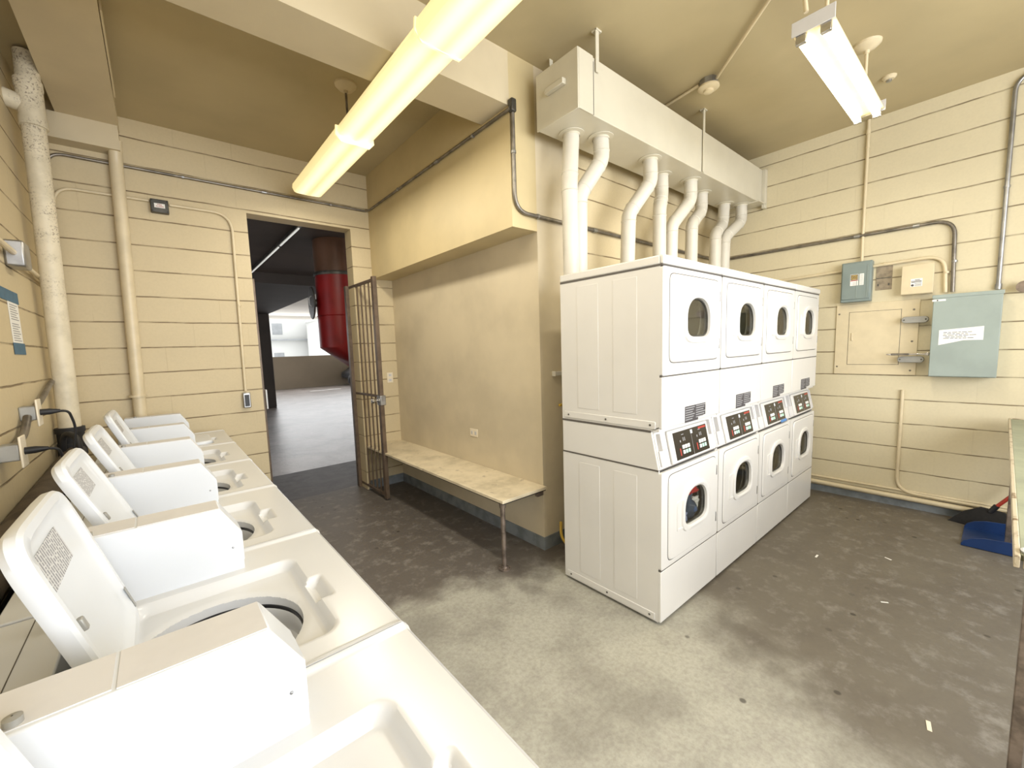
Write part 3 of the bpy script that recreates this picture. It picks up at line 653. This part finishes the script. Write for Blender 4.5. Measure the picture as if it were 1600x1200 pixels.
# outlets on left wall on stand-off boxes with black cords
for k, (y, z, x1) in enumerate(((3.13, 1.285, -.50), (2.70, 1.155, -.495))):
    jb = MB().box(XD, x1, y-.036, y+.036, z-.036, z+.036).build('junction_box', 'handle_grey', bevel=.006)
    tag(jb, ['grey metal outlet box on the left wall, the farther one with a black plug', 'grey metal outlet box on the left wall, the nearer one with a black plug'][k], 'junction box')
    pt = MB().box(x1, x1+.008, y-.045, y+.045, z-.068, z+.068).build('cover_plate', 'beige_plate', jb, bevel=.003)
    c = empty('power_cord', (x1+.01, y, z), ['black power cord plugged into the farther outlet on the left wall', 'black power cord plugged into the nearer outlet on the left wall'][k], 'cord')
    MB().lathe((0, 0, 0), (1, 0, 0), [(.016, -.002), (.016, .03), (.008, .07), (.001, .071)], 14).build('plug', 'black_rubber', c)
    MB().tube([(.06, 0, 0), (.10, .0, -.005), (.115, .04, -.10), (.09, .06, -.24)], .006, .06, 8).build('cable', 'black_rubber', c)
sb = MB().box(XD, XD+.075, 3.27, 3.41, 2.04, 2.175).build('junction_box', 'steel', bevel=.01); tag(sb, 'galvanised junction box high on the left wall beside the drain pipe', 'junction box')
MB().tube([(XD+.035, 3.27, 2.11), (XD+.035, 2.7, 2.12)], .014, 0, 10).build('pipe_stub', 'cream_pipe', sb)
conduit('electrical_conduit', [(XD+.03, 3.41, 2.09), (XD+.03, 4.44, 2.06)], .013, 'cream_pipe', 'short cream conduit leaving the galvanised box on the left wall')
conduit('electrical_conduit', [(XD+.03, 3.18, 1.29), (XD+.03, 3.4, 1.32), (XD+.03, 3.80, 1.42)], .014, 'conduit_steel', 'dark conduit leaving the farther outlet on the left wall')
conduit('electrical_conduit', [(XD+.03, 3.08, 1.27), (XD+.03, 2.98, 1.20), (XD+.03, 2.75, 1.16)], .016, 'conduit_steel', 'dark conduit joining the two outlets on the left wall')
# notice held with blue tape
nt_ = MB().box(XD+.001, XD+.002, 3.20, 3.40, 1.64, 1.86).build('paper_notice', 'paper', smooth=False); tag(nt_, 'long white paper notice taped to the left wall', 'notice')
b = MB()
for i in range(16):
    if i != 8: b.box(XD+.002, XD+.0025, 3.225, 3.375-.02*(i % 3), 1.655+.0122*i, 1.660+.0122*i)
b.build('printed_lines', 'print_grey', nt_, smooth=False)
for z0, z1, y0, y1 in ((1.855, 1.915, 3.08, 3.42), (1.585, 1.645, 3.19, 3.42)):
    t = MB().box(XD+.0025, XD+.0035, y0, y1, z0, z1).build('tape_strip', 'blue_tape', nt_, smooth=False); t['label'] = 'strip of blue tape'

# ------------------------------------------------------------------ bench
be = empty('bench', (1.92, 3.2, 0), 'long worn cream wall bench with one metal pipe leg', 'bench')
L(MB().box(1.705, XN, 2.085, YA, .482, .505).build('seat', 'bench_board', bevel=.003), be)
L(MB().box(1.715, XN, 2.095, YA, .472, .482).build('seat_edge', 'black', smooth=False), be)
L(MB().lathe((1.735, 2.125, 0), (0, 0, 1), [(.045, 0), (.045, .008), (.026, .014), (.024, .022), (.017, .024), (.017, .44), (.022, .442), (.024, .475), (.001, .475)], 24).build('leg', 'worn_metal'), be)
b = MB()
for k in range(4): b.lathe((1.735+.034*math.cos(k*PI/2+.6), 2.125+.034*math.sin(k*PI/2+.6), .008), (0, 0, 1), [(.006, 0), (.006, .003), (.001, .004)], 8)
L(b.build('flange_bolts', 'black'), be)
L(MB().box(XN-.06, XN, 2.12, 2.15, .43, .472).build('bracket', 'worn_metal'), be)

# bits beside the dryers
br = MB().box(0, .14, 0, .03, 0, .03).box(-.004, 0, -.002, .032, -.004, .034).build('wall_bracket', 'vent_white', bevel=.003, loc=(2.255, YE-.03, 1.315)); tag(br, 'short white metal channel sticking out beside the dryers', 'bracket')
va = empty('gas_valve', (2.34, YE-.02, 1.09), 'small yellow gas valve handle half hidden behind the first dryer', 'valve')
MB().box(-.05, .01, -.02, .0, -.008, .012).build('handle', 'yellow_hose', va, bevel=.004); MB().cyl((0, .018, 0), (0, -.03, 0), .009).build('stem', 'steel', va)
conduit('gas_hose', [(2.26, 2.07, .20), (2.215, 2.03, .10), (2.25, 1.95, .02), (2.36, 1.90, .02)], .011, 'yellow_hose', 'yellow hose loop on the floor behind the first dryer', .05, cat='hose')

# ------------------------------------------------------------------ lights
fx_ = empty('fluorescent_fixture', (1.195, 2.5, 2.985), 'long hanging double fluorescent fixture with yellowed wrap lenses over the washers', 'light')
def wrap(y0, y1, w2, z, h, name='lens'):
    pr = [(-w2, h), (-w2-.004, h*.55), (-w2+.010, h*.12), (-w2+.03, 0), (0, -.004), (w2-.03, 0), (w2-.010, h*.12), (w2+.004, h*.55), (w2, h)]
    pr2 = [(a, b+z) for a, b in pr]
    o = MB().prism(pr2, 'y', y0, y1).build(name, 'lens_glow', fx_); return o
wrap(.45, 1.62, .125, .0, .07); wrap(-.68, .44, .118, .016, .055); wrap(-1.95, -.69, .135, -.012, .078)
for y, w2 in ((.445, .131), (-.685, .138)):
    MB().prism([(-w2, .082), (-w2-.006, .02), (-w2+.03, -.018), (w2-.03, -.018), (w2+.006, .02), (w2, .082)], 'y', y-.006, y+.006).build('lens_rib', 'lens_glow', fx_)
MB().box(-.10, .10, -1.93, 1.60, .072, .098).build('housing', 'enamel_strip', fx_, bevel=.004)
for y in (.55, -1.5):
    MB().cyl((0, y, .09), (0, y, ZC-2.985), .008).build('stem', 'conduit_steel', fx_)
    MB().lathe((0, y, ZC-2.985), (0, 0, -1), [(.075, 0), (.073, .012), (.05, .035), (.016, .045), (.014, .06), (.001, .062)], 28).build('canopy', 'cream_pipe', fx_)
f2 = empty('fluorescent_fixture', (3.235, .675, 3.0), 'bare two-tube fluorescent fixture hanging near the right wall', 'light')
MB().prism([(-.085, .030), (-.06, .085), (.06, .085), (.085, .030), (.05, .022), (-.05, .022)], 'x', -.64, .64).build('housing', 'cream_metal', f2, bevel=.002)
MB().box(-.645, -.64, -.088, .088, .02, .088).build('end_plate', 'enamel_strip', f2, bevel=.002)
MB().box(.64, .645, -.088, .088, .02, .088).build('end_plate', 'enamel_strip', f2, bevel=.002)
for y in (-.05, .05):
    MB().tube([(-.61, y, 0), (.61, y, 0)], .019, 0, 20).build('tube', 'tube_glow', f2)
    for x in (-.625, .625): MB().box(x-.012, x+.012, y-.022, y+.022, -.02, .03).build('socket', 'chrome', f2, bevel=.004)
for x in (-.42, .51):
    MB().cyl((x, 0, .08), (x, 0, ZC-3.0), .009).build('stem', 'cream_pipe', f2)
    MB().lathe((x, 0, ZC-3.0), (0, 0, -1), [(.075, 0), (.073, .012), (.05, .032), (.016, .042), (.014, .06), (.001, .062)], 28).build('canopy', 'cream_pipe', f2)
for y0_, y1_ in ((.55, 1.52), (-.64, .40), (-1.85, -.75)):      # the lamps' own light
    area('lamp', (1.195, 2.5+(y0_+y1_)/2, 2.962), (0, 0, 0), .20, y1_-y0_, 12, (1., .93, .79))
area('lamp', (3.235, .675, 2.97), (0, 0, 0), 1.15, .12, 16, (1., .93, .78))
conduit('electrical_conduit', [(3.32, 1.47, ZC-.02), (2.60, .74, ZC-.02), (2.58, .70, 3.10)], .010, 'cream_pipe', 'thin cream conduit on the ceiling between the smoke detector and the bare light', .04)
conduit('electrical_conduit', [(3.25, 1.53, ZC-.015), (3.35, 2.10, ZC-.015)], .010, 'cream_pipe', 'thin cream conduit on the ceiling between the smoke detector and the duct', .0)
sd = empty('smoke_detector', (3.27, 1.47, ZC), 'round cream smoke detector on a grey ceiling box beside the duct', 'detector')
MB().lathe((0, 0, 0), (0, 0, -1), [(.062, 0), (.062, .045), (.001, .045)], 8).build('ceiling_box', 'steel', sd)
MB().lathe((0, 0, -.045), (0, 0, -1), [(.07, 0), (.072, .012), (.06, .022), (.035, .026), (.033, .040), (.022, .045), (.001, .046)], 32).build('detector_head', 'cream_metal', sd)
cs = empty('ceiling_sensor', (4.33, .645, ZC), 'small round sprinkler cup on the ceiling near the right wall', 'sprinkler')
MB().lathe((0, 0, 0), (0, 0, -1), [(.042, 0), (.042, .008), (.03, .022), (.001, .026)], 24).build('cup', 'cream_metal', cs)
MB().lathe((0, 0, -.024), (0, 0, -1), [(.016, 0), (.016, .012), (.001, .013)], 16).build('head', 'steel', cs)

# ------------------------------------------------------------------ right wall panels (local: right = -y)
def wb(x0, y0, y1, z0, z1, x1=XC): return (x0, x1, y0, y1, z0, z1)
gp = MB().box(*wb(XC-.14, .020, .380, 1.180, 1.828)).build('breaker_panel', 'grey_paint_light', bevel=.006); tag(gp, 'large grey electrical panel with a white paper on its cover', 'electrical panel')
MB().box(XC-.150, XC-.138, .015, .386, 1.808, 1.836).box(XC-.146, XC-.14, .022, .378, 1.185, 1.82).build('cover', 'grey_paint_light', gp, bevel=.003)
pp = MB(); PX = XC-.147
pp.prism([(.335, 1.555), (.10, 1.575), (.10, 1.470), (.20, 1.470), (.335, 1.435)], 'x', PX-.001, PX); pp = pp.build('paper_notice', 'paper', gp, smooth=False); pp['label'] = 'torn white paper'
b = MB()
for z_, a0, a1 in ((1.533, .31, .145), (1.521, .31, .16), (1.509, .312, .13), (1.497, .30, .17), (1.486, .31, .145)):
    yy = a0
    while yy > a1+.02:
        l_ = random.uniform(.012, .035); b.box(PX-.0015, PX-.001, yy-l_, yy, z_, z_+.004); yy -= l_+.006
b.build('printed_lines', 'ink', pp, smooth=False)
MB().box(PX-.001, PX, .31, .385, 1.785, 1.80).build('maker_label', 'paper', gp, smooth=False)
MB().box(PX-.0015, PX-.001, .352, .360, 1.787, 1.798).build('maker_mark', 'ink', gp, smooth=False)
dg = MB().box(*wb(XC-.085, .775, .985, 1.84, 2.195)).build('disconnect_box', 'grey_paint', bevel=.006); tag(dg, 'small dark grey switch box with a yellow and black emblem sticker', 'electrical box')
MB().box(XC-.093, XC-.085, .782, .978, 1.865, 2.185).build('cover', 'grey_paint', dg, bevel=.004)
MB().box(XC-.096, XC-.093, .87, .873, 1.88, 2.03).box(XC-.096, XC-.093, .80, .802, 1.88, 2.15).build('cover_crease', 'grey_paint_light', dg, smooth=False)
PX = XC-.0935
MB().box(PX-.001, PX, .862, .918, 1.985, 2.085).box(PX-.001, PX, .824, .854, 1.985, 2.085).build('sticker', 'paper', dg, smooth=False)
MB().box(PX-.0015, PX-.001, .865, .915, 2.035, 2.082).build('emblem_ground', 'ink', dg, smooth=False)
e = MB()
for (a0, a1, b0, b1) in ((.870, .910, 2.073, 2.077), (.870, .910, 2.040, 2.044), (.870, .873, 2.040, 2.077), (.907, .910, 2.040, 2.077), (.878, .902, 2.066, 2.069), (.878, .902, 2.048, 2.051), (.878, .881, 2.048, 2.069), (.899, .902, 2.048, 2.069)):
    e.box(PX-.002, PX-.0015, a0, a1, b0, b1)
e.box(PX-.002, PX-.0015, .887, .893, 2.056, 2.061).build('emblem', 'yellow_ink', dg, smooth=False)
MB().box(PX-.0015, PX-.001, .864, .916, 2.026, 2.033).build('warning_band', 'red_print', dg, smooth=False)
b = MB()
for i in range(5): b.box(PX-.0015, PX-.001, .868, .900, 1.990+i*.006, 1.992+i*.006)
for i in range(9): b.box(PX-.0015, PX-.001, .828, .850, 1.992+i*.010, 1.995+i*.010)
b.build('sticker_print', 'print_grey', dg, smooth=False)
# weathered patch
wp = MB().box(*wb(XC-.004, .650, .757, 1.93, 2.135)).build('bare_patch', 'bare_brown', bevel=.001); tag(wp, 'weathered brown unpainted patch between the two small boxes', 'patch')
MB().box(XC-.007, XC-.004, .655, .752, 2.03, 2.036).box(XC-.006, XC-.004, .735, .745, 1.965, 1.985).box(XC-.006, XC-.004, .665, .675, 1.965, 1.985).build('screw_holes', 'steel_dark', wp, smooth=False)
cb = MB().box(*wb(XC-.07, .395, .580, 1.862, 2.10)).build('small_cream_box', 'cream_metal', bevel=.004); tag(cb, 'small cream box with a white round-logo sticker on the right wall', 'electrical box')
MB().box(XC-.078, XC-.07, .392, .583, 1.866, 2.105).build('cover', 'cream_metal', cb, bevel=.003)
PX = XC-.079
sk = MB().box(PX-.001, PX, .455, .525, 1.925, 1.990).build('sticker', 'paper', cb, smooth=False)
b = MB(); b.lathe((PX-.001, .513, 1.937), (-1, 0, 0), [(.009, 0), (.009, .0006), (.001, .0007)], 20)
for i, (a0, a1) in enumerate(((.46, .52), (.46, .523), (.47, .50))): b.box(PX-.0015, PX-.001, a0, a1, 1.958+i*.009, 1.963+i*.009)
for i in range(3): b.box(PX-.0015, PX-.001, .46, .50, 1.930+i*.008, 1.933+i*.008)
b.build('sticker_print', 'ink', cb, smooth=False)
rp = MB().box(*wb(XC-.012, .465, 1.022, 1.180, 1.825)).build('recessed_panel', 'cream_metal', bevel=.003); tag(rp, 'flush cream painted panel cover with a hinged door', 'electrical panel')
MB().box(XC-.0125, XC-.0115, .575, .928, 1.268, 1.752).build('door_gap', 'groove', rp, smooth=False)
dr = MB().box(XC-.015, XC-.012, .578, .925, 1.271, 1.749).build('door', 'cream_metal', rp, bevel=.002)
MB().box(XC-.022, XC-.015, .893, .905, 1.49, 1.56).build('latch', 'cream_metal', dr, bevel=.003)
b = MB()
for yy, zz in ((1.0, 1.74), (.50, 1.74), (1.0, 1.25), (.50, 1.22), (.5, 1.47)): b.lathe((XC-.012, yy, zz), (-1, 0, 0), [(.008, 0), (.006, .003), (.001, .004)], 10)
b.build('screws', 'conduit_steel', rp)
for k, (yc_, zc_) in enumerate(((.486, 1.652), (.496, 1.318))):
    o = MB(); K_ = 24; pts = []
    for i in range(K_):
        a = 2*PI*i/K_; pts.append((yc_ + .054*(1 if math.cos(a) > 0 else -1) + .027*math.cos(a), zc_ + .027*math.sin(a)))
    o.prism(pts, 'x', XC-.075, XC-.035); o = o.build('conduit_body', 'handle_grey', bevel=.003); tag(o, ['upper grey oval conduit fitting left of the large grey panel', 'lower grey oval conduit fitting left of the large grey panel'][k], 'fitting')
    b = MB()
    for s_ in (-.065, .065): b.lathe((XC-.075, yc_+s_, zc_), (-1, 0, 0), [(.006, 0), (.005, .003), (.001, .004)], 10)
    b.build('screws', 'steel_dark', o)
    MB().box(XC-.035, XC-.013, yc_-.05, yc_+.05, zc_-.02, zc_+.02).build('hub', 'handle_grey', o)
lv = empty('lever_handle', (XC-.10, .405, 1.362), 'long metal lever resting above the lower oval fitting', 'lever')
MB().box(-.006, .006, 0, .10, -.005, .008).box(-.01, .01, -.02, .0, -.012, .015).build('arm', 'chrome', lv, bevel=.003)
MB().box(-.008, .008, .10, .21, -.009, .009).build('grip', 'conduit_steel', lv, bevel=.003)
MB().box(-.006, .006, .21, .24, -.006, .006).build('tip', 'chrome', lv, bevel=.003)
kb = MB().lathe((XC, -.075, 1.85), (-1, 0, 0), [(.018, 0), (.018, .05), (.04, .055), (.042, .08), (.001, .085)], 24).build('pipe_plug', 'worn_metal'); tag(kb, 'dark round pipe plug at the right edge of the wall', 'fitting')

# ------------------------------------------------------------------ folding table, broom, dustpan
tb = empty('folding_table', (3.4, -.35, 0), 'long folding table with a faded green top and rusty chipped rim', 'table')
TX0, TX1, TY0, TY1, TZ = 1.87, 4.86, -.75, -.055, .88
L(MB().box(TX0+.02, TX1-.02, TY0+.02, TY1-.012, TZ-.02, TZ).build('table_top', 'table_top_green', bevel=.002), tb)
L(MB().box(TX0, TX1, TY1-.012, TY1, TZ-.035, TZ+.002).box(TX0, TX0+.02, TY0, TY1-.018, TZ-.035, TZ+.002).box(TX1-.02, TX1, TY0, TY1-.018, TZ-.035, TZ+.002).build('rim', 'table_rim', bevel=.002), tb)
for x in (2.0, 4.55):
    for y in (-.69, -.115): L(MB().box(x, x+.03, y, y+.03, 0, TZ-.02).build('leg', 'worn_metal', bevel=.003), tb)
cr = empty('cup_ring', (1.915, -.10, TZ+.002), 'white round lid lying at the near corner of the folding table', 'lid')
MB().lathe((0, 0, 0), (0, 0, 1), [(.032, 0), (.034, .006), (.028, .008), (.022, .002), (.001, .002)], 28).build('lid_ring', 'enamel_white', cr)
dp = empty('dustpan', (4.56, -.045, 0), 'blue plastic dustpan on the floor under the table', 'dustpan')
K_ = 14; pr = [(-.22 + .0, 0), (.20, 0)]
def dpan():
    b = MB(); 
    b.box(-.20, .22, -.32, .16, .004, .010)
    b.prism([(-.34, .004), (.16, .004), (.158, .02), (.145, .045), (.11, .07), (.05, .088), (-.05, .095), (-.34, .098)], 'x', -.205, -.197)
    b.prism([(-.34, .004), (.16, .004), (.158, .02), (.145, .045), (.11, .07), (.05, .088), (-.05, .095), (-.34, .098)], 'x', .213, .221)
    b.box(-.20, .22, -.345, -.335, .004, .098)
    return b
dpan().build('pan', 'dustpan_blue', dp, bevel=.002)
MB().cyl((.0, -.34, .08), (.0, -.46, .45), .012).build('handle', 'black', dp)
bm_ = empty('broom', (4.72, .02, 0), 'broom with a red handle and black bristles leaning behind the dustpan', 'broom')
MB().loops([[(.17, .19, .0), (.02, -.28, .0), (.10, -.29, .0), (.24, .17, .0)], [(.17, .12, .09), (.06, -.17, .09), (.10, -.19, .09), (.22, .11, .09)], [(.16, .02, .16), (.12, -.09, .16), (.13, -.10, .16), (.18, .02, .16)]]).build('bristles', 'bristle', bm_)
MB().cyl((.14, -.03, .14), (.14, -.06, .20), .018).build('ferrule', 'black', bm_)
MB().cyl((.14, -.05, .18), (.12, -.45, .80), .012).build('handle', 'broom_red', bm_)
# litter on the floor
for i, (x, y, s_, lab) in enumerate(((3.45, .75, .012, 'small white scrap on the floor in the middle right'), (3.75, .42, .010, 'tiny white scrap on the floor near the right wall'), (3.1, .35, .009, 'thin pale scrap on the dark floor'), (2.2, .10, .014, 'pale straw scrap lying on the floor at the lower right'))):
    o = MB().box(-s_*2, s_*2, -s_*.5, s_*.5, 0, .002).build('floor_scrap', 'paper' if i < 3 else 'beige_plate', bevel=.001, loc=(x, y, 0)); o.rotation_euler = (0, 0, i*1.1); tag(o, lab, 'litter')

# ------------------------------------------------------------------ top loading washers
WW = .677; TZw = .915
def deck():
    nx, ny = 96, 118; x0, x1, y0, y1 = -.165, .385, .002, WW-.002
    bm = bmesh.new(); C = Vector((.052, .268)); R = .172
    def ss(a, b, v):
        t = max(0, min(1, (v-a)/(b-a))); return t*t*(3-2*t)
    def rr(x, y, cx, cy, hx, hy, r):     # signed distance to rounded rectangle
        dx, dy = abs(x-cx)-hx+r, abs(y-cy)-hy+r
        return math.hypot(max(dx, 0), max(dy, 0)) + min(max(dx, dy), 0) - r
    def h(x, y):
        z = 0
        d = rr(x, y, .075, .299, .188, .214, .04)
        d2 = rr(x, y, .272, .292, .030, .066, .012)
        dd = min(d, d2+.006)
        z -= .026*(1-ss(-.022, .004, dd))
        z -= .010*(1-ss(-.05, -.01, math.hypot(x-C.x, y-C.y)-R-.03))*(1 if d < 0 else 0)
        z += .006*(1-ss(.004, .016, y-y0)) + .006*(1-ss(.004, .016, y1-y))
        e = min(x1-x, .02); z -= .012*(1-ss(0, .012, e))
        return z
    V = {}
    for i in range(nx+1):
        for j in range(ny+1):
            x = x0+(x1-x0)*i/nx; y = y0+(y1-y0)*j/ny; V[i, j] = bm.verts.new((x, y, TZw+h(x, y)))
    stp = .0085
    for i in range(nx):
        for j in range(ny):
            q = [V[i, j], V[i+1, j], V[i+1, j+1], V[i, j+1]]
            c = sum((v.co for v in q), Vector())/4
            if (Vector((c.x, c.y))-C).length > R: bm.faces.new(q)
    for v in list(bm.verts):
        if not v.link_faces: bm.verts.remove(v); continue
    for v in bm.verts:
        d = Vector((v.co.x, v.co.y))-C
        if d.length < R+.006 and v.is_boundary: d = d.normalized()*R; v.co.x, v.co.y = C.x+d.x, C.y+d.y
    # skirts
    ext = [e for e in bm.edges if e.is_boundary]
    r = bmesh.ops.extrude_edge_only(bm, edges=ext)
    for v in r['geom']:
        if isinstance(v, bmesh.types.BMVert): v.co.z -= .028
    b = MB(); b.bm.free(); b.bm = bm; return b, C, R
def lidmesh():
    b = MB(); Hh, V0, V1 = .372, .108, .492; cy, cz = (V0+V1)/2, Hh/2; a, c = (V1-V0)/2, Hh/2
    def lp(g, x): return [(x, p, q) for p, q in sup(cy, cz+.0, a-g, c-g, c-g, 7, K=72)]
    # back (outer) face, rounded edge, rim, inner recess
    return b.loops([lp(.02, -.016), lp(.006, -.013), lp(0, -.002), lp(.001, .012), lp(.006, .018), lp(.022, .018), lp(.032, .010), lp(.045, .006)])
def make_washer(k, label):
    r = empty('top_load_washer', (0, .833+(k-2)*WW, 0), label, 'washer', 'row of top loading washers')
    dk, C, R = deck(); dk.build('top_deck', 'deck_white', r)
    MB().box(-.16, .376, .006, WW-.006, .02, .875).build('cabinet_cut', 'enamel_white', r, smooth=False) if False else None
    # cabinet as a shell so that the tub is open
    MB().box(.366, .376, .006, WW-.006, .06, .89).box(-.16, .366, .006, .014, .06, .885).box(-.16, .366, WW-.014, WW-.006, .06, .885).box(-.165, -.155, .006, WW-.006, .06, .905).box(-.155, .366, .014, WW-.014, .06, .07).build('cabinet', 'enamel_white', r, smooth=False)
    MB().box(-.15, .36, .03, WW-.03, 0, .06).build('base', 'steel_dark', r, smooth=False)
    # tub
    c = (C.x, C.y, 0); zt = TZw-.036
    MB().lathe(c, (0, 0, 1), [(R+.004, zt-.022), (R-.004, zt-.026), (R-.006, zt-.032), (R-.004, zt-.075), (R-.012, zt-.080), (R-.014, zt-.088), (R-.012, zt-.13)], 64).build('tub_ring', 'deck_white', r)
    MB().lathe(c, (0, 0, 1), [(R+.006, zt-.016), (R-.0035, zt-.0175), (R-.0035, zt-.0255), (R+.006, zt-.027)], 64).build('tub_gap_shade', 'black', r)  # black ring paints the shade in the gap between deck and tub ring
    MB().lathe(c, (0, 0, 1), [(R-.006, zt-.13), (R-.018, zt-.134), (R-.018, zt-.185), (R-.002, zt-.19), (R+.004, zt-.45), (.001, zt-.47)], 64).build('wash_basket', 'basket_grey', r)
    MB().lathe(c, (0, 0, 1), [(.09, zt-.45), (.05, zt-.36), (.04, zt-.24), (.03, zt-.235), (.001, zt-.235)], 32).build('agitator', 'steel_dark', r)
    # rear ledge
    MB().box(-.37, -.222, .006, WW-.006, .2, .90).build('rear_panel', 'enamel_white', r, bevel=.004)
    MB().box(-.294, -.292, .02, WW-.02, .8995, .9008).build('rear_seam', 'groove', r, smooth=False)
    # side console: long box across the top
    y0, y1 = .547, .648
    pf = [(-.082, .900), (-.082, 1.105), (.096, 1.105), (.142, 1.028), (.142, .900)]
    pf[0] = (-.235, .905); pf[1] = (-.235, 1.105)
    MB().prism(pf, 'y', y0, y1).build('coin_box', 'enamel_white', r, bevel=.003)
    MB().prism([(-.233, 1.1045), (-.086, 1.1045), (-.086, 1.1065), (-.233, 1.1065)], 'y', y0+.008, y1-.004).build('console_lid', 'enamel_strip', r, smooth=False)
    MB().prism([(-.081, 1.1045), (.094, 1.1045), (.094, 1.1065), (-.081, 1.1065)], 'y', y0+.006, y1-.004).build('coin_box_top', 'enamel_strip', r, smooth=False)
    MB().prism([(.145, .935), (.145, 1.020), (.102, 1.092), (.097, 1.09), (.139, 1.019), (.139, .935)], 'y', y0+.012, y1-.012).build('end_trim', 'enamel_white', r, bevel=.002)
    b = MB(); b.lathe((.118, y0, .985), (0, -1, 0), [(.003, 0), (.0025, .002), (.0005, .0025)], 10); b.build('rivet', 'steel', r)
    bp_ = MB().lathe((-.172, y0+.018, 1.106), (0, 0, 1), [(.009, 0), (.009, .009), (.001, .011)], 18).build('lid_bumper', 'handle_grey', r)
    return r, C
LBW = ['top loading washer nearest the camera, cut off by the bottom left corner',
       'second nearest top loading washer, open lid with printed sticker, tub clearly visible',
       'third top loading washer from the camera, lid open, a sliver of the tub showing',
       'fourth top loading washer from the camera, lid open with a cream inner face',
       'fifth top loading washer from the camera, the farthest with a raised lid',
       'last top loading washer in the row, lid closed, against the back wall']
w0, CC = make_washer(1, LBW[0])
def make_lid(root):
    ld = lidmesh().build('lid', 'enamel_white', root, loc=(-.105, 0, .905))
    b = MB().box(.0065, .0075, .165, .345, .245, .315); b.build('instruction_sticker', 'print_sticker', ld, smooth=False)
    MB().box(.010, .020, .148, .163, .165, .190).build('bumper', 'handle_grey', ld, bevel=.003)
    MB().box(.018, .020, .462, .476, .03, .085).build('hinge_arm', 'handle_grey', ld, bevel=.001)
    return ld
def m_sticker():
    m, nt, bs = newmat('print_sticker'); bs.inputs['Roughness'].default_value = .5
    tc = N(nt, 'ShaderNodeTexCoord'); s = N(nt, 'ShaderNodeSeparateXYZ'); nt.links.new(tc.outputs['Object'], s.inputs[0])
    row = mth(nt, 'FRACT', mth(nt, 'MULTIPLY', s.outputs[1], 90)); n = noise(nt, 1., 2, .5, vec=None)
    cb_ = N(nt, 'ShaderNodeCombineXYZ'); nt.links.new(mth(nt, 'MULTIPLY', s.outputs[2], 160), cb_.inputs[0]); nt.links.new(mth(nt, 'FLOOR', mth(nt, 'MULTIPLY', s.outputs[1], 90)), cb_.inputs[1])
    nn = noise(nt, 1.0, 2, .6, vec=cb_.outputs[0])
    f = mth(nt, 'MULTIPLY', mth(nt, 'LESS_THAN', row, .55), ramp(nt, nn, .40, .5))
    nt.links.new(mixc(nt, f, (.60, .60, .60), (.22, .22, .24)), bs.inputs['Base Color'])
m_sticker()
lid0 = make_lid(w0)
ws = [w0]
for k in range(2, 7):
    wv = copy_tree(w0); wv.location.y = .833+(k-2)*WW; wv['label'] = LBW[k-1]; ws.append(wv)
for k, a in enumerate((17, 17, 23, 24, 22)):
    ld = [c for c in bpy.data.objects if c.parent == ws[k] and c.name.startswith('lid') and 'bumper' not in c.name][0]
    ld.rotation_euler = (0, -math.radians(a), 0)
ld = [c for c in bpy.data.objects if c.parent == ws[5] and c.name.startswith('lid') and 'bumper' not in c.name][0]
ld.rotation_euler = (0, math.radians(90), 0); ld.location.z = .918; ld.location.x = -.11
